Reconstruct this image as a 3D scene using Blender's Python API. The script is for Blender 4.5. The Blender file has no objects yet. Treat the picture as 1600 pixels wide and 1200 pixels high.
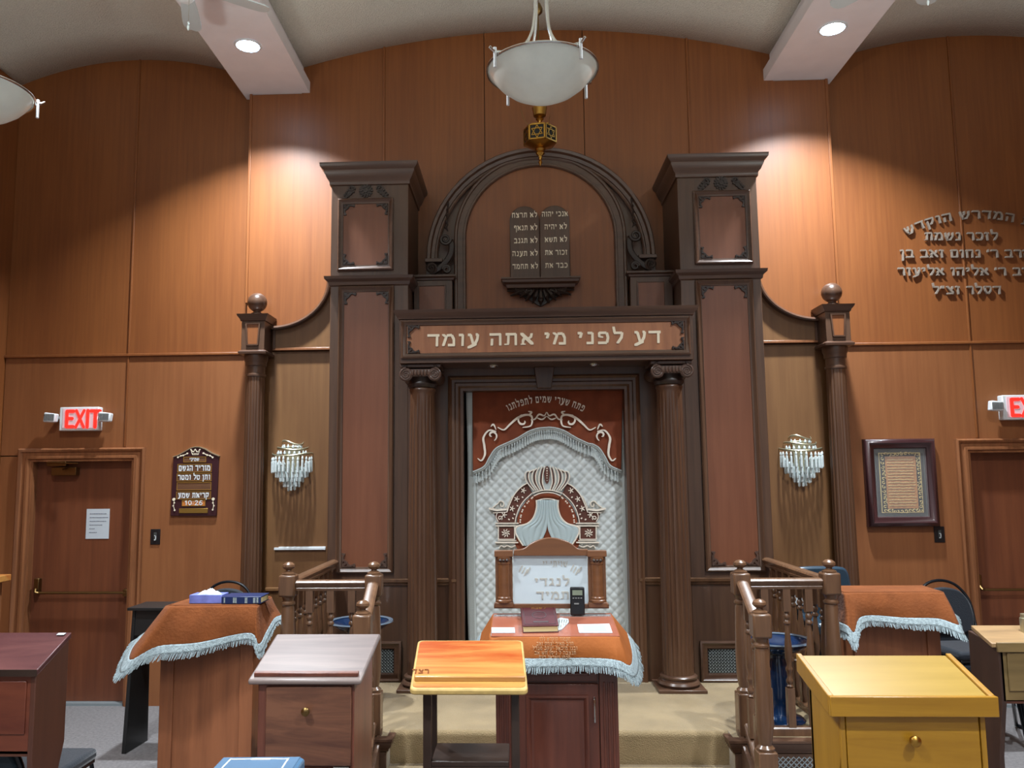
import bpy, bmesh, math, random
from math import sin, cos, pi, radians, sqrt
from mathutils import Vector, Matrix
random.seed(7)
S = bpy.context.scene
COL = S.collection

# ------------------------------------------------------------------ camera
F = 1280.9
PPX, PPY = 758.85, 607.33
CAM = Vector((-0.215, 0.0, 1.87))
def cam_axes(p, r, y):
    f = Vector((-sin(y)*cos(p), cos(y)*cos(p), sin(p)))
    rt = Vector((cos(y), sin(y), 0)); u = rt.cross(f)
    return rt*cos(r)+u*sin(r), -rt*sin(r)+u*cos(r), f
RT, UP, FW = cam_axes(radians(6.2604), radians(-0.5002), radians(2.2105))
cd = bpy.data.cameras.new('camera')
cam = bpy.data.objects.new('camera', cd); COL.objects.link(cam)
cam.matrix_world = Matrix((( RT.x, UP.x, -FW.x, CAM.x), (RT.y, UP.y, -FW.y, CAM.y), (RT.z, UP.z, -FW.z, CAM.z), (0, 0, 0, 1)))
cd.sensor_width = 36.0; cd.lens = F*36/1600
cd.shift_x = (800-PPX)/1600; cd.shift_y = (PPY-600)/1600
cd.clip_start = 0.05; cd.clip_end = 60
S.camera = cam
# ------------------------------------------------------------------ world, exposure
w = bpy.data.worlds.new('world'); S.world = w; w.use_nodes = True
w.node_tree.nodes['Background'].inputs[0].default_value = (0.86, 0.93, 1.0, 1)
w.node_tree.nodes['Background'].inputs[1].default_value = 0.55
S.view_settings.view_transform = 'Standard'; S.view_settings.look = 'None'
S.view_settings.gamma = 1.0; S.view_settings.use_curve_mapping = False
S.view_settings.exposure = 0.0
# recessed downlights in the two ceiling beams: (x, y) ; lens underside z
LZ = 5.295
DOWN = [(-2.31, 6.08), (2.25, 6.08), (-2.31, 3.2), (2.25, 3.2), (-2.31, 0.4), (2.25, 0.4), (-2.31, -2.2), (2.25, -2.2)]
def spot(x, y, z, power, ang=132, blend=0.75, col=(0.87, 0.94, 1.0), rad=0.085):
    l = bpy.data.lights.new('downlight_lamp', 'SPOT'); l.energy = power; l.color = col
    l.spot_size = radians(ang); l.spot_blend = blend; l.shadow_soft_size = rad
    o = bpy.data.objects.new('downlight_lamp', l); COL.objects.link(o); o.location = (x, y, z)
    return o
for k, (x, y) in enumerate(DOWN):
    if k < 2:
        l = bpy.data.lights.new('downlight_lamp', 'AREA'); l.shape = 'DISK'; l.size = 0.17; l.energy = 150; l.color = (.84, .93, 1.0); l.spread = radians(118)
        o = bpy.data.objects.new('downlight_lamp', l); COL.objects.link(o); o.location = (x, y, LZ-.008); continue
    spot(x, y, LZ-0.03, 580 if k < 2 else (860 if k < 4 else 780))
# upward fill lights added in rows at bowl height to brighten the vaults
for x in (-2.62, -.092, 2.5):
    for y in (3.4, .4, -2.6):
        l = bpy.data.lights.new('vault_fill', 'AREA'); l.shape = 'DISK'; l.size = 0.3; l.energy = 31; l.color = (.93, 1.0, .95)
        o = bpy.data.objects.new('vault_fill', l); COL.objects.link(o); o.location = (x, y, 3.66); o.rotation_euler = (pi, 0, 0)

def U(px, py, Y=None, Z=None):
    d = RT*((px-PPX)/F) - UP*((py-PPY)/F) + FW
    t = (Y-CAM.y)/d.y if Y is not None else (Z-CAM.z)/d.z
    return CAM + d*t

# ------------------------------------------------------------------ materials
def lin(c):
    return tuple(((v/255)/12.92 if v/255 <= .04045 else ((v/255+.055)/1.055)**2.4) for v in c) + (1,)
def base(name):
    m = bpy.data.materials.new(name); m.use_nodes = True
    return m, m.node_tree, m.node_tree.nodes['Principled BSDF']
def mat(name, c, rough=.5, metal=0, coat=0, emit=0, bump=None, vary=0, trans=0, alpha=1, vscale=6, spec=.5, sheen=0, ior=1.45):
    m, t, b = base(name)
    b.inputs['Base Color'].default_value = lin(c); b.inputs['Roughness'].default_value = rough
    b.inputs['Metallic'].default_value = metal; b.inputs['Coat Weight'].default_value = coat
    b.inputs['Specular IOR Level'].default_value = spec; b.inputs['IOR'].default_value = ior
    b.inputs['Transmission Weight'].default_value = trans; b.inputs['Alpha'].default_value = alpha
    if sheen: b.inputs['Sheen Weight'].default_value = sheen; b.inputs['Sheen Roughness'].default_value = .4
    if emit: b.inputs['Emission Color'].default_value = lin(c); b.inputs['Emission Strength'].default_value = emit
    tc = t.nodes.new('ShaderNodeTexCoord')
    if vary:
        n = t.nodes.new('ShaderNodeTexNoise'); n.inputs['Scale'].default_value = vscale; n.inputs['Detail'].default_value = 5
        t.links.new(tc.outputs['Object'], n.inputs['Vector'])
        r = t.nodes.new('ShaderNodeValToRGB'); a = lin(c)
        r.color_ramp.elements[0].position = .3; r.color_ramp.elements[1].position = .7
        r.color_ramp.elements[0].color = tuple(v*(1-vary) for v in a[:3])+(1,)
        r.color_ramp.elements[1].color = tuple(min(1, v*(1+vary)) for v in a[:3])+(1,)
        t.links.new(n.outputs['Fac'], r.inputs[0]); t.links.new(r.outputs[0], b.inputs['Base Color'])
    if bump:
        n = t.nodes.new('ShaderNodeTexNoise'); n.inputs['Scale'].default_value = bump[0]; n.inputs['Detail'].default_value = 4
        bp = t.nodes.new('ShaderNodeBump'); bp.inputs['Strength'].default_value = bump[1]; bp.inputs['Distance'].default_value = bump[2] if len(bump) > 2 else .01
        t.links.new(tc.outputs['Object'], n.inputs['Vector']); t.links.new(n.outputs['Fac'], bp.inputs['Height'])
        t.links.new(bp.outputs[0], b.inputs['Normal'])
    return m
def wood(name, c1, c2, axis='Z', rough=.32, fine=26, stretch=.06, contrast=.5, coat=0, spec=.5, warp=0.0, coatr=.3):
    m, t, b = base(name)
    tc = t.nodes.new('ShaderNodeTexCoord'); mp = t.nodes.new('ShaderNodeMapping')
    s = {'X': (stretch, 1, 1), 'Y': (1, stretch, 1), 'Z': (1, 1, stretch)}[axis]
    mp.inputs['Scale'].default_value = s
    t.links.new(tc.outputs['Object'], mp.inputs['Vector'])
    n = t.nodes.new('ShaderNodeTexNoise'); n.inputs['Scale'].default_value = fine; n.inputs['Detail'].default_value = 6
    n.inputs['Roughness'].default_value = .62; n.inputs['Distortion'].default_value = warp
    t.links.new(mp.outputs[0], n.inputs['Vector'])
    n2 = t.nodes.new('ShaderNodeTexNoise'); n2.inputs['Scale'].default_value = 2.2; n2.inputs['Detail'].default_value = 2
    mp2 = t.nodes.new('ShaderNodeMapping'); mp2.inputs['Scale'].default_value = tuple(.25+.75*v for v in s)
    t.links.new(tc.outputs['Object'], mp2.inputs['Vector']); t.links.new(mp2.outputs[0], n2.inputs['Vector'])
    mx = t.nodes.new('ShaderNodeMath'); mx.operation = 'MULTIPLY_ADD'; mx.inputs[1].default_value = .45
    t.links.new(n2.outputs['Fac'], mx.inputs[0])
    ml = t.nodes.new('ShaderNodeMath'); ml.operation = 'MULTIPLY'; ml.inputs[1].default_value = .6
    t.links.new(n.outputs['Fac'], ml.inputs[0]); t.links.new(ml.outputs[0], mx.inputs[2])
    r = t.nodes.new('ShaderNodeValToRGB')
    r.color_ramp.elements[0].position = .515-.11; r.color_ramp.elements[1].position = .515+.11
    r.color_ramp.elements[0].color = lin(c1); r.color_ramp.elements[1].color = lin(c2)
    t.links.new(mx.outputs[0], r.inputs[0]); t.links.new(r.outputs[0], b.inputs['Base Color'])
    b.inputs['Roughness'].default_value = rough; b.inputs['Specular IOR Level'].default_value = spec
    b.inputs['Coat Weight'].default_value = coat; b.inputs['Coat Roughness'].default_value = coatr
    bp = t.nodes.new('ShaderNodeBump'); bp.inputs['Strength'].default_value = .06; bp.inputs['Distance'].default_value = .004
    t.links.new(n.outputs['Fac'], bp.inputs['Height']); t.links.new(bp.outputs[0], b.inputs['Normal'])
    return m

M = {}
M['panel'] = wood('cherry veneer', (118, 67, 33), (132, 78, 39), 'Z', .42, 34, .035, .8)
M['panel_low'] = wood('cherry veneer lower', (124, 75, 43), (137, 86, 51), 'Z', .4, 22, .05, .8)
M['panel_olive'] = wood('brown veneer', (104, 71, 43), (118, 83, 51), 'Z', .38, 22, .05, .8)
M['panel_rose'] = wood('rose brown veneer', (108, 63, 42), (120, 73, 50), 'Z', .36, 22, .05, .6)
M['trim'] = wood('dark brown mouldings', (70, 48, 37), (87, 62, 47), 'X', .3, 30, .08, .7)
M['trim_v'] = wood('dark brown upright mouldings', (70, 48, 36), (87, 62, 46), 'Z', .34, 30, .05, .7)
M['brown'] = wood('mid brown timber', (74, 49, 35), (90, 62, 44), 'Z', .32, 30, .05, .7)
M['casing'] = wood('door casing timber', (112, 70, 44), (140, 90, 58), 'Z', .32, 40, .04, .7)
M['rail'] = wood('turned rail timber', (86, 60, 43), (106, 76, 54), 'Z', .27, 24, .08, .6)
M['door'] = wood('door veneer', (92, 50, 32), (112, 64, 40), 'Z', .36, 16, .05, .8)
M['carving'] = mat('dark carved resin', (48, 36, 31), .36)
M['lintel_face'] = wood('lintel face veneer', (132, 84, 56), (158, 104, 70), 'Z', .36, 24, .1, .8)
M['dark'] = mat('black recess', (12, 11, 12), .8)
M['cream'] = mat('cream lettering', (226, 214, 190), .5)
M['silver_letter'] = mat('pewter lettering', (150, 138, 126), .4, .2)
M['ceiling'] = mat('popcorn plaster', (222, 220, 208), .95, bump=(90, .9, .02), vary=.06, vscale=60)
M['beam'] = mat('beam paint', (228, 224, 228), .6, vary=.03)
M['carpet_grey'] = mat('grey carpet', (112, 108, 108), .95, bump=(220, .6, .01), vary=.22, vscale=45)
M['carpet_tan'] = mat('tan carpet', (134, 114, 82), .95, bump=(160, .7, .012), vary=.14, vscale=5, sheen=.3)
M['walnut'] = wood('walnut boards', (74, 44, 34), (122, 80, 58), 'X', .4, 16, .14, .9, warp=1.2)
M['walnut_top'] = wood('worn greyed board', (94, 82, 80), (122, 108, 103), 'X', .36, 12, .12, .8, warp=.8)
M['walnut_side'] = wood('walnut side', (86, 46, 36), (110, 62, 46), 'Z', .36, 20, .08, .6)
M['pale'] = wood('orange varnished pine', (152, 66, 24), (184, 138, 72), 'X', .3, 5, .2, 1.0, warp=1.8)
M['pale_edge'] = mat('bare pine edge', (176, 148, 88), .5, vary=.15, vscale=30)
M['oak'] = wood('golden oak', (134, 92, 16), (157, 113, 27), 'X', .36, 14, .08, .8, warp=1.5)
M['oak_v'] = wood('golden oak upright', (138, 96, 18), (156, 113, 28), 'Z', .4, 16, .08, .8)
M['oak_top'] = wood('golden oak top', (140, 112, 46), (154, 124, 56), 'X', .3, 12, .1, .8)
M['ironwood'] = mat('dark lectern frame', (46, 34, 28), .35, vary=.3)
M['maroon_top'] = wood('worn maroon top', (66, 36, 38), (90, 54, 52), 'X', .32, 9, .3, .9, warp=1)
M['maroon'] = wood('maroon boards', (84, 38, 26), (106, 54, 36), 'X', .36, 12, .2, .9, warp=1)
M['maroon_side'] = wood('brown desk side', (72, 40, 29), (86, 50, 36), 'Z', .4, 14, .1, .7)
M['ash'] = wood('scuffed ash top', (128, 102, 70), (160, 128, 88), 'X', .42, 10, .14, .9, warp=.8)
M['ash_front'] = wood('olive brown front', (98, 80, 48), (122, 100, 62), 'X', .42, 12, .12, .8)
M['lect_orange'] = wood('lectern veneer', (122, 74, 48), (148, 92, 60), 'Z', .36, 20, .06, .8)
M['mahogany'] = wood('mahogany cabinet', (76, 38, 28), (96, 50, 36), 'Z', .28, 22, .06, .7)
M['velvet'] = mat('rust velvet', (112, 62, 31), .9, bump=(60, .4, .01), vary=.16, vscale=7, sheen=.06, spec=.15)
M['velvet_orange'] = mat('orange rust satin', (140, 78, 34), .8, spec=.2, bump=(60, .3, .006), vary=.08, vscale=7)
M['velvet_top'] = mat('rust velvet under glass', (150, 88, 68), .25, vary=.08, coat=.5)
M['velvet_dark'] = mat('deep rust velvet', (118, 56, 30), .85, vary=.2, vscale=9, sheen=.12)
M['fringe'] = mat('silver blue fringe', (150, 164, 168), .6, bump=(240, .9, .01), vary=.3, vscale=70)
M['quilt'] = mat('silver white quilt', (190, 196, 196), .42, vary=.12, vscale=14, bump=(220, .3, .004))
M['quilt_edge'] = mat('pale silver border', (182, 190, 190), .5, bump=(150, .4, .004))
M['embroid'] = mat('ivory embroidery', (236, 226, 212), .5)
M['gold_thread'] = mat('pale thread', (196, 158, 120), .6)
M['capital'] = mat('carved capital', (84, 64, 55), .28)
M['ash_side'] = wood('dark brown desk side', (56, 36, 28), (72, 48, 37), 'Z', .4, 14, .1, .7)
M['bluewhite'] = mat('pale blue satin', (176, 192, 196), .4)
M['brocade'] = mat('brown brocade', (88, 50, 40), .6, vary=.15)
M['gold'] = mat('polished brass', (170, 128, 60), .3, 1)
M['brass_dark'] = mat('aged brass', (120, 96, 60), .35, 1)
M['chrome'] = mat('brushed nickel', (190, 188, 184), .22, 1)
M['white'] = mat('white plastic', (214, 218, 220), .4)
M['bowl'] = mat('frosted alabaster glass', (214, 222, 214), .35, emit=.1, vary=.1, vscale=7, coat=.3)  # faint emission added to brighten the glass of the unlit bowls
M['red_lit'] = mat('lit red letters', (255, 38, 30), .4, emit=1.6)
M['sign_face'] = mat('exit sign face', (226, 190, 196), .4, emit=.12)
M['lamp_lit'] = mat('downlight lens', (190, 224, 255), .4, emit=36)
M['crystal'] = mat('crystal prism', (226, 236, 236), .1, trans=.2, ior=1.5, vary=.1, vscale=40)
M['champagne'] = mat('champagne metal', (190, 184, 156), .28, .8)
M['black_plastic'] = mat('black plastic', (22, 22, 25), .35)
M['black_wood'] = mat('black painted wood', (28, 28, 28), .4, vary=.2)
M['black_metal'] = mat('black metal tube', (26, 28, 32), .25, .3)
M['seat_navy'] = mat('dark navy upholstery', (14, 22, 32), .75, bump=(120, .3, .006), sheen=.3)
M['seat_teal'] = mat('dark teal upholstery', (16, 34, 44), .75, bump=(120, .3, .006), sheen=.3)
M['blue_gloss'] = mat('deep blue glaze', (12, 36, 66), .14, coat=.6)
M['blue_rim'] = mat('grey blue glaze rim', (92, 104, 118), .2, coat=.6)
M['blue_vinyl'] = mat('slate blue vinyl', (40, 58, 72), .25, coat=.3)
M['paper'] = mat('white paper', (186, 194, 200), .6)
M['ink'] = mat('printed ink', (90, 96, 110), .6)
M['card_blue'] = mat('pale blue print', (150, 200, 222), .6)
M['frost'] = mat('frosted white acrylic', (196, 208, 214), .12, coat=.5)
M['glue'] = mat('beige panel lettering', (176, 174, 166), .6)  # plain colour of the faint letters on the white panel
M['board_wood'] = wood('amber board timber', (96, 60, 37), (118, 76, 47), 'X', .34, 18, .1, .7)
M['book_red'] = mat('burgundy leatherette', (74, 28, 34), .4, vary=.1)
M['pages'] = mat('page block', (206, 190, 140), .7)
M['gilt'] = mat('gilt stamping', (170, 130, 60), .4, .6)
M['book_blue'] = mat('blue book cloth', (66, 98, 126), .35, vary=.06)
M['navy_book'] = mat('navy leatherette', (30, 44, 84), .35)
M['tissue_box'] = mat('violet tissue box', (110, 120, 190), .5, vary=.35, vscale=12)
M['plaque'] = mat('dark maroon board', (52, 24, 30), .35)
M['slot'] = wood('brown slot timber', (84, 54, 36), (104, 70, 46), 'X', .45)
M['orange_slot'] = mat('orange slot back', (186, 112, 50), .5)
M['brass_plate'] = mat('brass name plate', (150, 122, 60), .35, .7)
M['frame'] = mat('dark plum frame', (58, 34, 36), .24, coat=.4)
M['mat_grey'] = mat('grey mount', (60, 62, 60), .7)
M['mat_black'] = mat('black mount', (24, 22, 20), .7)
M['filigree'] = mat('pale gilt filigree', (200, 178, 120), .5, .2)
M['script'] = mat('tan scripted sheet', (160, 110, 62), .6, vary=.2, vscale=40)
M['glass'] = mat('picture glass', (255, 255, 255), .03, alpha=.05, spec=.5)
M['grille'] = mat('steel lattice', (150, 160, 164), .35, .5)
M['keypad'] = mat('lcd grey', (120, 128, 110), .3)
M['blade'] = mat('fan blade white', (188, 196, 198), .4)

# ------------------------------------------------------------------ mesh builder
def hull2(pts):
    pts = sorted(set((round(a, 6), round(b, 6)) for a, b in pts))
    if len(pts) < 3: return pts
    def half(ps):
        h = []
        for p in ps:
            while len(h) > 1 and (h[-1][0]-h[-2][0])*(p[1]-h[-2][1])-(h[-1][1]-h[-2][1])*(p[0]-h[-2][0]) <= 0: h.pop()
            h.append(p)
        return h
    a = half(pts); b = half(pts[::-1])
    return a[:-1]+b[:-1]
JN = [0]
def jit(y0, y1):   # keeps the faces of overlapping strokes from lying in one plane
    JN[0] = (JN[0]+1) % 5; return min(.0004, abs(y1-y0)*.06)*JN[0]
class MB:
    def __init__(s): s.v = []; s.f = []
    def add(s, vs, fs):
        n = len(s.v); s.v += [tuple(p) for p in vs]; s.f += [tuple(i+n for i in f) for f in fs]; return s
    def box(s, x0, x1, y0, y1, z0, z1):
        return s.add([(x, y, z) for z in (z0, z1) for y in (y0, y1) for x in (x0, x1)],
                     [(0, 2, 3, 1), (4, 5, 7, 6), (0, 1, 5, 4), (2, 6, 7, 3), (0, 4, 6, 2), (1, 3, 7, 5)])
    def hexa(s, p):   # 8 points: bottom 4 (ccw) then top 4
        return s.add(p, [(3, 2, 1, 0), (4, 5, 6, 7), (0, 1, 5, 4), (1, 2, 6, 5), (2, 3, 7, 6), (3, 0, 4, 7)])
    def prism(s, poly, y0, y1, fn=None):    # polygon in (x, z), extruded along y
        fn = fn or (lambda u, v, d: (u, d, v)); n = len(poly)
        vs = [fn(u, v, y0) for u, v in poly]+[fn(u, v, y1) for u, v in poly]
        return s.add(vs, [tuple(range(n)), tuple(range(2*n-1, n-1, -1))]+[(i, i+n, (i+1) % n+n, (i+1) % n) for i in range(n)])
    def stroke(s, pts, w, y0, y1, fn=None, nib=8, taper=None):
        n = len(pts)
        for i in range(n-1):
            hp = []
            for k in (i, i+1):
                r = w/2*(taper[k] if taper else 1)
                hp += [(pts[k][0]+r*cos(a*2*pi/nib), pts[k][1]+r*sin(a*2*pi/nib)) for a in range(nib)]
            s.prism(hull2(hp), y0+jit(y0, y1), y1, fn)
        return s
    def disc(s, x, z, r, y0, y1, n=12, fn=None):
        y0 += jit(y0, y1)
        return s.prism([(x+r*cos(a*2*pi/n), z+r*sin(a*2*pi/n)) for a in range(n)], y0, y1, fn)
    def lathe(s, prof, cx=0, cy=0, cz=0, n=24, flutes=None, axis='Z', cap=True):
        m = n; rings = []
        for (r, z, *fl) in prof:
            ring = []
            for k in range(m):
                a = 2*pi*k/m; rr = r
                if flutes and fl and fl[0]: rr = r*(1-fl[0]*max(0, sin(a*flutes))**.6) if sin(a*flutes) > 0 else r
                if axis == 'Z': ring.append((cx+rr*cos(a), cy+rr*sin(a), cz+z))
                elif axis == 'Y': ring.append((cx+rr*cos(a), cy+z, cz+rr*sin(a)))
                else: ring.append((cx+z, cy+rr*cos(a), cz+rr*sin(a)))
            rings.append(ring)
        n0 = len(s.v); L = len(rings)
        s.v += [p for r in rings for p in r]
        for i in range(L-1):
            for k in range(m):
                s.f.append((n0+i*m+k, n0+i*m+(k+1) % m, n0+(i+1)*m+(k+1) % m, n0+(i+1)*m+k))
        if cap:
            s.f.append(tuple(n0+k for k in range(m))[::-1]); s.f.append(tuple(n0+(L-1)*m+k for k in range(m)))
        return s
    def tube(s, pts, r, n=8, flat=None):
        pts = [Vector(p) for p in pts]; N = len(pts)
        rr = r if isinstance(r, (list, tuple)) else [r]*N
        T = [(pts[min(i+1, N-1)]-pts[max(i-1, 0)]).normalized() for i in range(N)]
        up = Vector((0, 0, 1)) if abs(T[0].z) < .9 else Vector((0, 1, 0))
        a = T[0].cross(up).normalized(); n0 = len(s.v)
        for i in range(N):
            a = (a-T[i]*a.dot(T[i])).normalized(); b = T[i].cross(a)
            for k in range(n):
                t = 2*pi*k/n; p = pts[i]+(a*cos(t)+b*sin(t))*rr[i]
                if flat is not None: p.y = pts[i].y+(p.y-pts[i].y)*flat
                s.v.append(tuple(p))
        for i in range(N-1):
            for k in range(n):
                s.f.append((n0+i*n+k, n0+i*n+(k+1) % n, n0+(i+1)*n+(k+1) % n, n0+(i+1)*n+k))
        s.f.append(tuple(n0+k for k in range(n))[::-1]); s.f.append(tuple(n0+(N-1)*n+k for k in range(n)))
        return s
    def frame(s, x0, x1, z0, z1, prof, sides='LBRT', x0t=None, x1t=None):
        # mitred rectangular moulding facing -y; prof = [(inset, y)]
        n0 = len(s.v)
        for (i, y) in prof: s.v += [(x0+i, y, z0+i), (x1-i, y, z0+i), (x1-i, y, z1-i), (x0+i, y, z1-i)]
        P = len(prof)
        for j in range(P-1):
            for a, nm in ((0, 'B'), (1, 'R'), (2, 'T'), (3, 'L')):
                if nm in sides: b = (a+1) % 4; s.f.append((n0+j*4+a, n0+j*4+b, n0+j*4+4+b, n0+j*4+4+a))
        return s
    def casing(s, x0, x1, z0, z1, prof):    # door casing: left, top, right, reaching z0; prof (inset, y)
        n0 = len(s.v)
        for (i, y) in prof: s.v += [(x0+i, y, z0), (x0+i, y, z1-i), (x1-i, y, z1-i), (x1-i, y, z0)]
        for j in range(len(prof)-1):
            for a in range(3): s.f.append((n0+j*4+a, n0+j*4+a+1, n0+j*4+5+a, n0+j*4+4+a))
        return s
    def cornice(s, x0, x1, yf, yb, prof):   # prof = [(outset, z)] wraps left, front, right; capped
        n0 = len(s.v)
        for (o, z) in prof: s.v += [(x0-o, yb, z), (x0-o, yf-o, z), (x1+o, yf-o, z), (x1+o, yb, z)]
        P = len(prof)
        for j in range(P-1):
            for a in range(4): b = (a+1) % 4; s.f.append((n0+j*4+a, n0+j*4+b, n0+j*4+4+b, n0+j*4+4+a))
        s.f.append((n0+3, n0+2, n0+1, n0)); q = n0+(P-1)*4; s.f.append((q, q+1, q+2, q+3))
        return s
    def grid(s, fn, nu, nv, thick=None):
        n0 = len(s.v)
        s.v += [tuple(fn(i/nu, j/nv)) for j in range(nv+1) for i in range(nu+1)]
        for j in range(nv):
            for i in range(nu):
                a = n0+j*(nu+1)+i; s.f.append((a, a+1, a+nu+2, a+nu+1))
        return s
ORG = {}
def thing(name, label, cat, loc=(0, 0, 0), rotz=0, group=None):
    o = bpy.data.objects.new(name, None); COL.objects.link(o); o.empty_display_size = .1
    o.location = loc; o.rotation_euler = (0, 0, rotz); o['label'] = label; o['category'] = cat
    if group: o['group'] = group
    ORG[o] = Vector(loc); return o
def tag(o, label, cat, group=None):
    o['label'] = label; o['category'] = cat
    if group: o['group'] = group
    return o
def obj(name, mb, m, parent=None, bevel=0, local=False, origin=None, kind=None, angle=38, flat=False, solid=0):
    me = bpy.data.meshes.new(name)
    org = Vector(origin) if origin is not None else (ORG.get(parent, Vector()) if parent is not None else Vector())
    if local: org = Vector()
    me.from_pydata([(x-org.x, y-org.y, z-org.z) for x, y, z in mb.v], [], mb.f)
    bm = bmesh.new(); bm.from_mesh(me)
    if origin is None or True:
        bmesh.ops.recalc_face_normals(bm, faces=bm.faces)
    bm.to_mesh(me); bm.free()
    if not flat:
        me.shade_smooth(); me.set_sharp_from_angle(angle=radians(angle))
    me.materials.append(M[m] if isinstance(m, str) else m)
    o = bpy.data.objects.new(name, me); COL.objects.link(o)
    if parent is not None: o.parent = parent; ORG[o] = ORG.get(parent, Vector())
    elif origin is not None: o.location = origin; ORG[o] = Vector(origin)
    if origin is not None and parent is not None:
        o.location = Vector(origin)-ORG.get(parent, Vector()); ORG[o] = Vector(origin)
    if solid:
        q = o.modifiers.new('thickness', 'SOLIDIFY'); q.thickness = solid; q.offset = 0
    if bevel:
        q = o.modifiers.new('bevel', 'BEVEL'); q.width = bevel; q.segments = 2; q.limit_method = 'ANGLE'; q.angle_limit = radians(40)
    if kind: o['kind'] = kind
    return o
def struct(name, mb, m, parent=None, **k):
    o = obj(name, mb, m, parent, **k)
    if parent is None: o['kind'] = 'structure'
    return o
def kids(o): return [c for c in COL.objects if c.parent == o]
def dup_tree(o, parent=None):
    c = o.copy(); COL.objects.link(c)
    if parent is not None: c.parent = parent
    for ch in kids(o): dup_tree(ch, c)
    return c
def dup(root, loc, label, rotz=None, group=None):
    c = dup_tree(root); c.location = loc; c['label'] = label
    if rotz is not None: c.rotation_euler = (0, 0, rotz)
    if group: c['group'] = group
    ORG[c] = Vector(loc); return c
def rep(o, locs):     # further copies of a part
    for l in locs:
        c = o.copy(); c.parent = o.parent; c.location = l; COL.objects.link(c)
def spiral(cx, cz, r0, r1, a0, a1, n=18):
    return [(cx+(r0+(r1-r0)*k/n)*cos(a0+(a1-a0)*k/n), cz+(r0+(r1-r0)*k/n)*sin(a0+(a1-a0)*k/n)) for k in range(n+1)]
def smooth(pts, n=8):   # catmull-rom
    P = [Vector(p) for p in pts]; out = []
    for i in range(len(P)-1):
        a = P[max(i-1, 0)]; b = P[i]; c = P[i+1]; d = P[min(i+2, len(P)-1)]
        for k in range(n):
            t = k/n
            out.append(.5*((2*b)+(c-a)*t+(2*a-5*b+4*c-d)*t*t+(3*b-a-3*c+d)*t*t*t))
    out.append(P[-1]); return out
def sm2(pts, n=6): return [(p.x, p.y) for p in smooth([(a, b, 0) for a, b in pts], n)]

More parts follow.
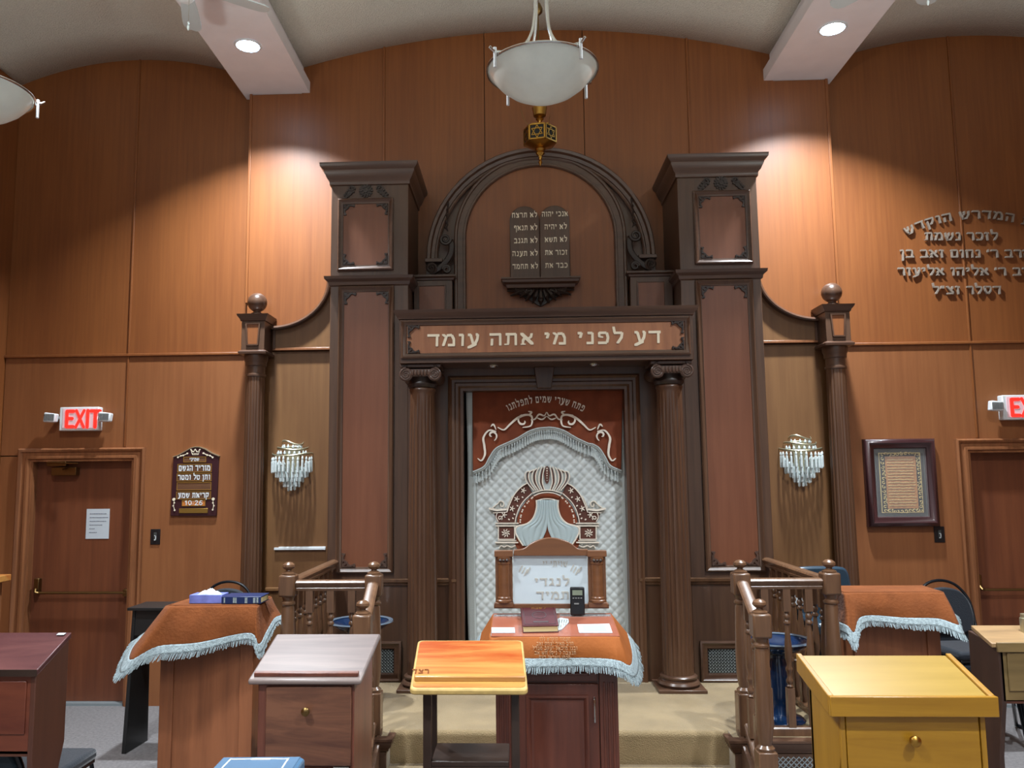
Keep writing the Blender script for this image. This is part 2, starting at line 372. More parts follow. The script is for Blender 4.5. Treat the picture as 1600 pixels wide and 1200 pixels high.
# ------------------------------------------------------------------ Hebrew lettering (square script, broad nib)
Hn = (.07, .2); Vn = (.13, .1); Dn = (.15, .16)
G = {
 'א': (.72, [([(.08,.9),(.62,.12)],Dn), ([(.6,.88),(.57,.66),(.42,.5)],Vn), ([(.24,.62),(.14,.35),(.14,.1)],Vn), ([(.08,.08),(.22,.08)],Vn)]),
 'ב': (.7, [([(.1,.88),(.48,.88)],Hn), ([(.53,.86),(.55,.5),(.54,.15)],Vn), ([(.06,.1),(.64,.1)],Hn)]),
 'ג': (.5, [([(.12,.88),(.3,.88)],Hn), ([(.33,.86),(.32,.4),(.4,.1)],Vn), ([(.3,.3),(.1,.1)],Vn)]),
 'ד': (.68, [([(.05,.88),(.62,.88)],Hn), ([(.53,.85),(.52,.06)],Vn)]),
 'ה': (.7, [([(.05,.88),(.58,.88)],Hn), ([(.58,.88),(.58,.06)],Vn), ([(.15,.5),(.13,.06)],Vn)]),
 'ו': (.38, [([(.08,.88),(.24,.88)],Hn), ([(.26,.86),(.24,.06)],Vn)]),
 'ז': (.42, [([(.06,.9),(.34,.84)],Hn), ([(.2,.85),(.24,.06)],Vn)]),
 'ח': (.72, [([(.08,.88),(.58,.88)],Hn), ([(.58,.88),(.58,.06)],Vn), ([(.14,.85),(.14,.06)],Vn)]),
 'ט': (.72, [([(.12,.9),(.13,.2),(.2,.1)],Vn), ([(.15,.1),(.5,.1)],Hn), ([(.56,.15),(.6,.6),(.5,.88),(.34,.8)],Vn)]),
 'י': (.36, [([(.08,.88),(.22,.88)],Hn), ([(.25,.86),(.18,.55)],Vn)]),
 'כ': (.66, [([(.1,.88),(.45,.88)],Hn), ([(.5,.85),(.58,.5),(.5,.15)],Vn), ([(.08,.1),(.46,.1)],Hn)]),
 'ך': (.62, [([(.06,.88),(.5,.88)],Hn), ([(.5,.86),(.5,-.3)],Vn)]),
 'ל': (.62, [([(.1,1.3),(.14,.92)],Vn), ([(.14,.86),(.5,.86)],Hn), ([(.54,.84),(.5,.5),(.3,.08)],Vn)]),
 'מ': (.76, [([(.08,.92),(.24,.74),(.08,.08)],Vn), ([(.3,.86),(.5,.88)],Hn), ([(.54,.86),(.64,.55),(.64,.12)],Vn), ([(.36,.1),(.66,.1)],Hn)]),
 'ם': (.7, [([(.08,.88),(.52,.88)],Hn), ([(.58,.86),(.58,.12)],Vn), ([(.14,.1),(.58,.1)],Hn), ([(.14,.86),(.14,.12)],Vn)]),
 'נ': (.48, [([(.14,.88),(.32,.88)],Hn), ([(.36,.86),(.36,.15)],Vn), ([(.08,.1),(.38,.1)],Hn)]),
 'ן': (.36, [([(.06,.88),(.2,.88)],Hn), ([(.24,.86),(.2,-.3)],Vn)]),
 'ס': (.72, [([(.08,.88),(.56,.88)],Hn), ([(.6,.82),(.58,.4),(.4,.1)],Vn), ([(.3,.1),(.42,.1)],Hn), ([(.3,.1),(.15,.4),(.12,.82)],Vn)]),
 'ע': (.66, [([(.08,.88),(.18,.88)],Hn), ([(.2,.86),(.32,.2)],Vn), ([(.5,.9),(.56,.88)],Hn), ([(.58,.86),(.54,.5),(.42,.16)],Vn), ([(.44,.14),(.1,-.1)],Dn)]),
 'פ': (.7, [([(.16,.88),(.48,.88)],Hn), ([(.54,.85),(.6,.5),(.54,.15)],Vn), ([(.1,.1),(.5,.1)],Hn), ([(.14,.86),(.14,.6),(.28,.54)],Vn)]),
 'ף': (.66, [([(.16,.88),(.48,.88)],Hn), ([(.54,.86),(.54,-.3)],Vn), ([(.14,.86),(.14,.6),(.28,.54)],Vn)]),
 'צ': (.7, [([(.12,.9),(.3,.62),(.56,.2)],Dn), ([(.58,.9),(.52,.64),(.38,.54)],Vn), ([(.1,.1),(.58,.1)],Hn)]),
 'ק': (.7, [([(.06,.88),(.58,.88)],Hn), ([(.6,.86),(.54,.5),(.38,.2)],Vn), ([(.15,.6),(.15,-.3)],Vn)]),
 'ר': (.64, [([(.06,.88),(.46,.88)],Hn), ([(.52,.84),(.54,.06)],Vn)]),
 'ש': (.82, [([(.1,.9),(.14,.5),(.26,.12)],Vn), ([(.4,.9),(.36,.6),(.2,.42)],Vn), ([(.72,.9),(.68,.5),(.5,.12)],Vn), ([(.24,.1),(.52,.1)],Hn)]),
 'ת': (.74, [([(.1,.88),(.58,.88)],Hn), ([(.6,.86),(.6,.06)],Vn), ([(.22,.86),(.2,.2)],Vn), ([(.06,.09),(.18,.1)],Vn)]),
 "'": (.22, [([(.12,.95),(.08,.72)],Vn)]), '"': (.36, [([(.1,.95),(.06,.72)],Vn), ([(.26,.95),(.22,.72)],Vn)]),
}
def layout(text, h, sp=.1, space=.42):
    """letters right-to-left: list of (right_edge_offset, width, strokes) in units; total width"""
    x = 0; out = []
    for ch in text:
        if ch == ' ': x += space*h; continue
        wd, st = G[ch]; out.append((x, wd*h, st)); x += (wd+sp)*h
    return out, x-sp*h
def letter_into(mb, st, h, place, y0, y1, fn=None, bold=1):
    for pts, nib in st:
        a, b = nib[0]*bold/2, nib[1]*bold/2
        for i in range(len(pts)-1):
            hp = []
            for k in (i, i+1):
                for sx, sz in ((-1, -1), (1, -1), (1, 1), (-1, 1)): hp.append(place((pts[k][0]+sx*a)*h, (pts[k][1]+sz*b)*h))
            e = jit(y0, y1)
            mb.prism(hull2(hp), y0+(e if fn is None else 0), y1+(0 if fn is None else -e), fn)
def text_line(text, xr, z, h, y0, y1, width=None, fn=None, mb=None, bold=1, slope=0):
    """text with right edge xr and baseline z; returns list of per letter MBs (or fills mb)"""
    lay, W = layout(text, h); k = (width/W) if width else 1; res = []
    for off, wd, st in lay:
        q = mb if mb is not None else MB(); x0 = xr-(off+wd)*k; zz = z-(xr-x0)*slope
        letter_into(q, st, h, lambda u, v, x0=x0, zz=zz: (x0+u*k, zz+v), y0, y1, fn, bold)
        res.append(q)
    return res
def text_arc(text, cx, cz, R, a_mid, h, y0, y1, kx=1, mb=None, fn=None, bold=1, width=None):
    lay, W = layout(text, h); res = []
    k = (width/W) if width else 1
    for off, wd, st in lay:
        mid = (off+wd/2)*k-W*k/2; a = a_mid-mid/R   # going right to left means angle grows; a measured from vertical
        ca, sa = cos(a), sin(a); px, pz = cx+R*sa, cz+R*ca
        q = mb if mb is not None else MB()
        letter_into(q, st, h, lambda u, v, px=px, pz=pz, ca=ca, sa=sa, wd=wd: (px+((u-wd/2)*k)*ca+v*sa, pz-((u-wd/2)*k)*sa+v*ca), y0, y1, fn, bold)
        res.append(q)
    return res
def latin(text, x, z, h, y0, y1, mb, bold=.2, kx=1):
    """plain strokes for figures and capitals, left to right"""
    D = {'0': (.62, [[(.1,.2),(.1,.8),(.3,.98),(.5,.8),(.5,.2),(.3,.02),(.1,.2)]]), '1': (.4, [[(.05,.75),(.22,.96),(.22,.02)]]),
         '2': (.6, [[(.08,.75),(.2,.95),(.42,.92),(.5,.7),(.1,.04),(.54,.04)]]), '6': (.62, [[(.48,.9),(.28,.95),(.1,.6),(.1,.2),(.3,.03),(.5,.2),(.46,.48),(.28,.56),(.12,.42)]]),
         ':': (.26, [[(.1,.72),(.1,.7)], [(.1,.25),(.1,.23)]]),
         'E': (.6, [[(.5,.95),(.1,.95),(.1,.05),(.5,.05)], [(.1,.52),(.42,.52)]]), 'X': (.64, [[(.08,.98),(.54,.02)], [(.54,.98),(.08,.02)]]),
         'I': (.3, [[(.14,.98),(.14,.02)]]), 'T': (.62, [[(.04,.95),(.58,.95)], [(.31,.95),(.31,.02)]])}
    for ch in text:
        wd, st = D[ch]
        for pts in st: mb.stroke([(x+a*h*kx, z+b*h) for a, b in pts], bold*h, y0, y1)
        x += (wd+.06)*h*kx
    return x

# ================================================================== THE SETTING
SW, CW, T = 7.0, 6.9, 6.25           # side wall, centre wall, ark face (distance along y)
H = 0.38                             # platform height
BACK = -4.5
XL, XR = -4.73, 5.09                 # room sides
XCL, XCR = -2.55, 2.50               # centre wall ends
struct('floor', MB().box(XL-.1, XR+.1, BACK, 7.3, -.1, 0), 'carpet_grey')
struct('wall_left', MB().box(XL-.12, XL, BACK, 7.3, 0, 5.75), 'panel')
struct('wall_right', MB().box(XR, XR+.12, BACK, 7.3, 0, 5.75), 'panel')
wall = thing('wall_back', 'x', 'x', (0, 7.0, 0)); del wall['label']; del wall['category']; wall['kind'] = 'structure'
SEAM = 3.62
def wpan(x0, x1, z0, z1, y0, y1, m='panel'):
    g = .004
    return obj('wall_panel', MB().box(x0+g, x1-g, y0, y1, z0+g, z1-g), m, wall, bevel=.003)
ZT = 2.975
def vz(x, x0, x1, z0, z1):           # vault height: circular arc through the springings and the crown
    c = (x0+x1)/2; a = (x1-x0)/2; s = z1-z0; R = (a*a+s*s)/(2*s)
    return z1-R+sqrt(max(0, R*R-(x-c)**2))
VAULTS = [(XL, -2.56, 5.50, 5.715), (-2.10, 2.05, 5.54, 5.83), (2.50, XR, 5.50, 5.72)]
def arched(x0, x1, z0, y0, y1, vault, m='panel'):   # wall panel whose top follows the vault
    g = .003; n = 10; a, b, c, d = vault
    top = [(x1-g-(x1-x0-2*g)*k/n, vz(x1-g-(x1-x0-2*g)*k/n, a, b, c, d)+.03) for k in range(n+1)]
    return obj('wall_panel', MB().prism([(x0+g, z0+.004), (x1-g, z0+.004)]+top, y0, y1), m, wall)
# side bays
arched(XL, -SEAM, ZT, SW, SW+.05, VAULTS[0]); arched(-SEAM, -2.56, ZT, SW, SW+.05, VAULTS[0])
arched(SEAM-.01, XR, ZT, SW, SW+.05, VAULTS[2]); arched(2.51, SEAM-.01, ZT, SW, SW+.05, VAULTS[2])
for sg, a_, b_, c_ in ((-1, -SEAM, XCL+.02, -3.50), (1, SEAM, XCR-.02, 3.49)):
    obj('wall_panel', MB().prism([(a_, 2.14), (a_, ZT), (b_, ZT), (b_, 0), (c_, 0), (c_, 2.14)], SW, SW+.05), 'panel_low', wall)
wpan(XL, -SEAM, 2.10, ZT, SW, SW+.05, 'panel_low'); wpan(XL, -4.47, 0, 2.10, SW, SW+.05, 'panel_low')
wpan(SEAM, XR, 2.10, ZT, SW, SW+.05, 'panel_low'); wpan(4.47, XR, 0, 2.10, SW, SW+.05, 'panel_low')
# centre bay, standing 10 cm proud
seams = [XCL, -1.36, -.47, .40, 1.31, XCR]
for a, b in zip(seams, seams[1:]):
    lo, hi = max(a, -2.10), min(b, 2.05)
    if a < -2.1: wpan(a, -2.09, ZT, 5.296, CW, CW+.15)
    if b > 2.05: wpan(2.04, b, ZT, 5.296, CW, CW+.15)
    arched(lo, hi, ZT, CW, CW+.06, VAULTS[1])
wpan(XCL, -1.0, 0, ZT, CW, CW+.15, 'panel_olive'); wpan(1.0, XCR, 0, ZT, CW, CW+.15, 'panel_olive')
obj('wall_backing', MB().box(XL, XR, 7.16, 7.25, 0, 6.0), 'dark', wall)
# battens over the joints and the picture-height moulding
for k, x in enumerate((-SEAM, SEAM-.01)):
    struct('trim_%d' % (k+1), MB().box(x-.008, x+.008, SW-.012, SW, 2.17, 5.75), 'panel', bevel=.003)
for k, (x, t) in enumerate(((-1.36, 5.72), (1.31, 5.72))):
    struct('trim_%d' % (k+3), MB().box(x-.01, x+.01, CW-.014, CW, 3.0, t), 'panel', bevel=.003)
for k, (a, b, y) in enumerate(((XL, XCL, SW), (XCR, XR, SW))):
    struct('trim_%d' % (k+5), MB().box(a, b, y-.022, y, ZT-.012, ZT+.012), 'panel', bevel=.005)
for k, x in enumerate((XCL, XCR)):
    struct('trim_%d' % (k+7), MB().box(x-.012, x+.012, CW-.012, CW+.02, 3.4, 5.295), 'panel', bevel=.003)
# ceiling: three shallow vaults and the two flat beams
def vault(x0, x1, z0, z1, name):
    mb = MB(); n = 36
    mb.grid(lambda u, v: (x0+(x1-x0)*u, 7.06-(7.06-BACK)*v, vz(x0+(x1-x0)*u, x0, x1, z0, z1)), n, 20)
    return mb
ceil = MB()
for (a, b, c, d) in VAULTS:
    q = vault(a, b, c, d, ''); ceil.add(q.v, q.f)
struct('ceiling', ceil, 'ceiling', solid=.02)
for k, (a, b) in enumerate(((-2.626, -2.023), (1.966, 2.568))):
    bm_ = MB().box(a, b, BACK, SW, 5.296, 5.40).box(a+.06, b-.06, BACK, SW, 5.40, 5.70)
    struct('trim_%d' % (k+9), bm_, 'beam', bevel=.004)
for k, (x, y) in enumerate(DOWN[:2]):
    t = thing('ceiling_downlight', ['round lit downlight in the left ceiling beam', 'round lit downlight in the right ceiling beam'][k], 'light', (x, y, 5.296), group='downlights in the beams')
    obj('lens', MB().lathe([(.001, -.004), (.088, -.004), (.092, -.001), (.001, -.001)], x, y, 5.295, 32), 'lamp_lit', t)
    obj('trim_ring', MB().lathe([(.088, -.001), (.09, -.007), (.104, -.006), (.108, -.0005), (.088, -.0005)], x, y, 5.295, 32, cap=False), 'white', t)

# platform with a recessed flight of two steps between the railings
PF = 4.93
def nosed(x0, x1, y0, y1, z0, z1):   # carpeted block with a rounded front nosing
    r = .035; prof = [(y1, z0), (y0+.012, z0)]+[(y0+r-r*cos(a*pi/10), z1-r+r*sin(a*pi/10)) for a in range(6)]+[(y1, z1)]
    mb = MB(); n = len(prof)
    mb.add([(x0, a, b) for a, b in prof]+[(x1, a, b) for a, b in prof], [tuple(range(n)), tuple(range(2*n-1, n-1, -1))]+[(i, i+n, (i+1) % n+n, (i+1) % n) for i in range(n)])
    return mb
plat = thing('floor_platform', 'x', 'x', (0, 5.9, 0)); del plat['label']; del plat['category']; plat['kind'] = 'structure'
obj('platform_top', nosed(-1.0, 1.0, 5.06, 6.9, 0, H), 'carpet_tan', plat)
for s in (-1, 1): obj('platform_wing', nosed(min(s*1.0, s*1.69), max(s*1.0, s*1.69), PF+.0, 6.9, 0, H), 'carpet_tan', plat)
for s in (-1, 1): obj('platform_wing', MB().box(min(s*1.69, s*2.6), max(s*1.69, s*2.6), 6.35, 6.9, 0, H), 'brown', plat)
obj('step', nosed(-1.0, 1.0, 4.72, 5.08, 0, .19), 'carpet_tan', plat)

def lattice(mb, x0, x1, z0, z1, y, p=.022, w=.0035, d=.004):
    n = int((x1-x0+z1-z0)/p)
    for k in range(1, n):
        for sg in (1, -1):
            # diagonals clipped to the rectangle
            c = k*p
            if sg > 0: a = (x0+max(0, c-(z1-z0)), z0+min(c, z1-z0)); b = (x0+min(c, x1-x0), z0+max(0, c-(x1-x0)))
            else: a = (x1-max(0, c-(z1-z0)), z0+min(c, z1-z0)); b = (x1-min(c, x1-x0), z0+max(0, c-(x1-x0)))
            mb.stroke([a, b], w, y-d, y, nib=4)
    for i in range(int((x1-x0)/p)):
        for j in range(int((z1-z0)/p)): mb.disc(x0+(i+.5)*p, z0+(j+.5)*p, .0055, y-d-.001, y-.001, 6)
    return mb
def vent(parent, x0, x1, z0, z1, y, glow='grille'):
    vf = obj('vent_frame', MB().frame(x0, x1, z0, z1, [(0, y), (0, y-.03), (.012, y-.036), (.03, y-.022), (.05, y-.02), (.058, y-.006), (.062, y)]), 'trim', parent)
    obj('vent_back', MB().box(x0+.05, x1-.05, y-.004, y-.001, z0+.05, z1-.05), 'dark', parent)
    obj('lattice', lattice(MB(), x0+.06, x1-.06, z0+.06, z1-.06, y-.006), glow, vf, kind='stuff', flat=True)

# ================================================================== THE ARK
def corner_scroll(mb, x, z, sx, sz, k, y0, y1, fancy=0):
    """carved corner applique: two C scrolls growing from the corner (x,z); sx, sz point inward"""
    f = lambda u, v: (x+sx*u*k, z+sz*v*k)
    a = [f(u, v) for u, v in sm2([(.06, 1.0), (.16, .86), (.1, .7), (.2, .5), (.38, .38), (.5, .2), (.7, .1), (.86, .16), (1.0, .06)])]
    mb.stroke(a, .13*k, y0, y1, nib=6)
    mb.stroke([f(.08, .08), f(.2, .22), f(.3, .3)], .18*k, y0, y1, nib=6)
    for (cx, cz) in ((.2, .96), (.96, .2), (.14, .5), (.5, .14)):
        q = f(cx, cz); mb.disc(q[0], q[1], .085*k, y0-.002, y1, 8)
    mb.stroke([f(.06, .1), f(.05, .75)], .09*k, y0+.002, y1, nib=6); mb.stroke([f(.1, .06), f(.75, .05)], .09*k, y0+.002, y1, nib=6)
    return mb
PROF_PANEL = lambda y: [(0, y), (0, y-.022), (.01, y-.028), (.022, y-.02), (.034, y-.012), (.042, y-.012), (.046, y)]
def tower(s, label):
    X = lambda a: s*a
    def rng(a, b): return (min(X(a), X(b)), max(X(a), X(b)))
    t = thing('ark_tower', label, 'cabinet', (X(1.36), T, H), group='twin towers flanking the ark')
    x0, x1 = rng(1.055, 1.668)
    obj('lower_body', MB().box(x0, x1, T, CW, H, 3.40), 'trim_v', t, bevel=.004)
    obj('upper_body', MB().box(x0, x1, T, CW, 3.46, 4.22), 'trim_v', t, bevel=.004)
    obj('ledge', MB().cornice(x0, x1, T, CW, [(0, 3.375), (.012, 3.385), (.016, 3.41), (.04, 3.43), (.044, 3.452), (.0, 3.462)]), 'trim', t)
    obj('cornice', MB().cornice(x0, x1, T, CW, [(0, 4.19), (.012, 4.195), (.014, 4.225), (.03, 4.245), (.05, 4.29), (.052, 4.305), (.078, 4.33), (.082, 4.358), (0, 4.36)]), 'trim', t)
    # upper panel
    a, b = rng(1.172, 1.612)
    obj('panel_moulding', MB().frame(a, b, 3.50, 4.08, PROF_PANEL(T)), 'trim', t)
    obj('panel', MB().box(a+.04, b-.04, T-.006, T, 3.54, 4.04), 'panel_rose', t)
    for ix, iz in ((a+.045, 3.545), (b-.045, 3.545), (a+.045, 4.035), (b-.045, 4.035)):
        obj('corner_carving', corner_scroll(MB(), ix, iz, 1 if ix < (a+b)/2 else -1, 1 if iz < 3.8 else -1, .085, T-.018, T-.005), 'carving', t)
    # rosette and acanthus leaves
    cx, cz = (a+b)/2, 4.145; r = MB()
    for k in range(14):
        u = 2*pi*k/14; r.stroke([(cx+.02*cos(u), cz+.02*sin(u)), (cx+.048*cos(u), cz+.048*sin(u))], .017, T-.012, T, nib=6, taper=[.6, 1])
    r.disc(cx, cz, .042, T-.015, T, 20); r.disc(cx, cz, .02, T-.022, T, 12)
    for k in range(8): r.disc(cx+.03*cos(pi*k/4), cz+.03*sin(pi*k/4), .008, T-.02, T, 8)
    obj('rosette', r, 'carving', t)
    for d in (-1, 1):
        l = MB()
        l.stroke(spiral(cx+d*.112, cz+.016, .026, .008, 0 if d < 0 else pi, (2.6*pi if d < 0 else -1.6*pi), 16), .011, T-.016, T, nib=6)
        l.stroke([(cx+d*.118, cz-.004), (cx+d*.136, cz-.026), (cx+d*.158, cz-.052), (cx+d*.19, cz-.064)], .034, T-.012, T, nib=6, taper=[1, .85, .5, .12])
        for q in range(3): l.disc(cx+d*(.1+.02*q), cz-.004-.017*q, .011, T-.016, T, 8)
        for q in range(3): l.disc(cx+d*(.142+.014*q), cz+.004-.018*q, .01, T-.015, T, 8)
        obj('acanthus_leaf', l, 'carving', t)
    # long lower panel
    a, b = rng(1.165, 1.60)
    obj('panel_moulding', MB().frame(a, b, 1.172, 3.372, PROF_PANEL(T)), 'trim_v', t)
    obj('panel', MB().box(a+.04, b-.04, T-.006, T, 1.21, 3.33), 'panel_rose', t)
    for ix in (a+.045, b-.045):
        d = 1 if ix < (a+b)/2 else -1
        obj('corner_carving', corner_scroll(MB(), ix, 3.325, d, -1, .09, T-.018, T-.005), 'carving', t)
        obj('corner_carving', corner_scroll(MB(), ix, 1.215, d, 1, .1, T-.02, T-.005), 'capital', t)
    obj('chair_rail', MB().cornice(x0, x1, T, CW, [(0, 1.075), (.012, 1.08), (.014, 1.095), (.03, 1.104), (.034, 1.125), (.0, 1.13)]), 'rail', t)
    a, b = rng(1.10, 1.60)
    vent(t, a, b, H+.004, .672, T)
    return t
tower(-1, 'left dark brown panelled tower of the ark with flared cornice, rosette and carved corners')
tower(1, 'right dark brown panelled tower of the ark with flared cornice, rosette and carved corners')

# ark wall between the towers, with the doorway for the curtain
ark = thing('ark_doorway', 'dark timber doorway of the ark framing the embroidered curtain', 'doorway', (0, T, H))
for a, b in ((-1.055, -.70), (.70, 1.055)):
    obj('side_panel', MB().box(a, b, T, 6.5, H, 2.72), 'brown', ark)
    obj('chair_rail', MB().cornice(a+.0, b-.0, T, T+.05, [(0, 1.075), (.012, 1.08), (.014, 1.095), (.026, 1.104), (.03, 1.125), (0, 1.13)]), 'rail', ark)
obj('header', MB().box(-.70, .70, T, 6.5, 2.60, 2.72), 'brown', ark)
obj('casing', MB().casing(-.745, .715, H, 2.655, [(0, T), (0, T-.025), (.015, T-.035), (.03, T-.02), (.05, T-.02), (.06, T-.032), (.08, T-.03), (.095, T-.012), (.115, T-.01), (.115, T+.12)]), 'brown', ark)
obj('inner_recess', MB().box(-.66, .64, 6.52, 6.56, H, 2.62), 'dark', ark)
for x in (-.66, .64): obj('inner_recess', MB().box(x-.02, x+.02, T+.02, 6.55, H, 2.6), 'dark', ark)
obj('keystone', MB().prism([(-.062, 2.55), (.045, 2.55), (.07, 2.712), (-.085, 2.712)], T-.06, T), 'trim_v', ark, bevel=.004)

# lintel
lin_ = thing('ark_lintel', 'carved timber lintel inscribed with large cream Hebrew letters above the curtain', 'lintel', (0, 6.0, 2.71))
LF = 5.91
obj('beam_box', MB().box(-1.072, 1.06, LF, T, 2.712, 3.06), 'trim', lin_, bevel=.004)
obj('cornice', MB().cornice(-1.072, 1.06, LF, T+.3, [(0, 3.035), (.01, 3.04), (.014, 3.055), (.03, 3.07), (.04, 3.088), (.045, 3.102), (0, 3.106)]), 'trim', lin_)
obj('panel_moulding', MB().frame(-1.058, 1.04, 2.745, 3.028, [(0, LF), (0, LF-.018), (.012, LF-.026), (.024, LF-.016), (.036, LF-.012), (.042, LF-.001)]), 'trim', lin_)
ipn = obj('inscribed_panel', MB().box(-1.02, 1.0, LF-.004, LF, 2.78, 2.99), 'lintel_face', lin_)
for x, z, sx, sz in ((-1.012, 2.99, 1, -1), (-1.012, 2.785, 1, 1), (.995, 2.99, -1, -1), (.995, 2.785, -1, 1)):
    obj('corner_carving', corner_scroll(MB(), x, z, sx, sz, .085, LF-.022, LF-.003), 'carving', lin_)
for q in text_line('דע לפני מי אתה עומד', .832, 2.832, .094, LF-.012, LF-.003, 1.70):
    obj('letter', q, 'cream', ipn, flat=True)
for x in (-.395, .36):
    obj('soffit_light', MB().lathe([(.03, 0), (.032, -.006), (.04, -.006), (.044, 0)], x, 6.1, 2.711, 20), 'chrome', lin_)

# Ionic columns
def column(s, label):
    x = .914*s-.008; y = 6.07
    t = thing('ionic_column', label, 'column', (x, y, H), group='fluted columns carrying the ark lintel')
    obj('plinth', MB().box(x-.166, x+.166, y-.166, y+.166, H, H+.022), 'trim', t, bevel=.003)
    tor = [(.10, 0), (.14, .004), (.15, .02), (.14, .036), (.125, .04), (.122, .05), (.13, .056), (.132, .068), (.122, .076), (.11, .08)]
    obj('base', MB().lathe(tor, x, y, H+.022, 40), 'trim', t)
    z0, z1 = H+.1, 2.545; prof = []
    for k in range(15):
        u = k/14; r = .110-.018*u**1.5; fl = .1 if 0 < k < 14 else 0
        prof.append((r, z0+(z1-.06-z0)*u, fl))
    prof += [(.092, z1-.05, 0), (.094, z1-.03, 0), (.099, z1-.022, 0), (.099, z1-.01, 0), (.09, z1, 0)]
    obj('fluted_shaft', MB().lathe(prof, x, y, 0, 120, flutes=20), 'brown', t, angle=60)
    obj('cap_neck', MB().lathe([(.09, 0), (.105, .012), (.112, .03), (.1, .05), (.1, .08)], x, y, z1-.004, 32), 'carving', t)
    obj('abacus', MB().box(x-.15, x+.15, y-.13, y+.14, 2.685, 2.711), 'capital', t, bevel=.006)
    for d in (-1, 1):
        vx = x+d*.093; vz_ = 2.632
        mb = MB().lathe([(.001, -.145), (.045, -.145), (.05, -.138), (.042, -.12), (.034, -.07), (.03, 0), (.034, .07), (.045, .12), (.05, .14), (.001, .14)], vx+d*.012, y, vz_, 24, axis='Y')
        vo = obj('volute', mb, 'capital', t)
        sp = MB().tube([(a, y-.147, b) for a, b in spiral(vx+d*.012, vz_, .046, .006, pi/2, pi/2-d*5*pi, 44)], [.0075-.004*k/44 for k in range(45)], 6)
        obj('volute_scroll', sp, 'capital', vo)
        obj('leaf_tip', MB().tube([(vx+d*.03, y-.13, vz_+.045), (vx+d*.02, y-.135, vz_+.06), (vx+d*.002, y-.135, vz_+.072)], [.012, .009, .003], 6), 'carving', t)
    band = MB().box(x-.075, x+.075, y-.138, y-.05, 2.62, 2.672)
    for k in range(6): band.lathe([(.001, -.03), (.012, -.02), (.014, 0), (.008, .018), (.001, .022)], x-.06+k*.024, y-.138, 2.648, 8)
    obj('egg_band', band, 'capital', t)
    return t
column(-1, 'fluted Ionic column left of the embroidered curtain')
column(1, 'fluted Ionic column right of the embroidered curtain')

# arched pediment above the lintel
PY = 6.62
ped = thing('arch_pediment', 'arched pediment above the lintel with dark mouldings and a reddish veneer field', 'pediment', (0, PY, 3.1))
def arch_pts(cx, cz, r, z0, n=32):
    return [(cx-r, z0)]+[(cx-r*cos(pi*k/n), cz+r*sin(pi*k/n)) for k in range(n+1)]+[(cx+r, z0)]
def sweep(mb, rings):    # rings: list of (polyline (x,z), y)
    n0 = len(mb.v); n = len(rings[0][0])
    for pl, y in rings: mb.v += [(a, y, b) for a, b in pl]
    for j in range(len(rings)-1):
        for i in range(n-1): mb.f.append((n0+j*n+i, n0+j*n+i+1, n0+(j+1)*n+i+1, n0+(j+1)*n+i))
    return mb
acx = -.012
obj('arched_field', MB().prism(arch_pts(acx, 3.845, .62, 3.1), PY, PY+.03), 'panel', ped)
obj('backing', MB().prism(arch_pts(acx, 3.66, .93, 3.5), PY+.02, CW), 'trim_v', ped)
IR = [(0, -.0), (0, -.02), (.008, -.028), (.022, -.028), (.026, -.022), (.07, -.022), (.076, -.034), (.09, -.036), (.1, -.03), (.105, .02)]
obj('inner_moulding', sweep(MB(), [(arch_pts(acx, 3.845, .61+o, 3.1), PY+y) for o, y in IR]), 'trim', ped, angle=22)
OR_ = [(-.09, .02), (-.09, -.025), (-.08, -.032), (-.07, -.032), (-.066, -.045), (-.04, -.05), (-.03, -.075), (-.008, -.08), (0, -.07), (0, .28)]
obj('outer_moulding', sweep(MB(), [(arch_pts(acx, 3.665, .935+o, 3.665), PY+y) for o, y in OR_]), 'trim', ped, angle=22)
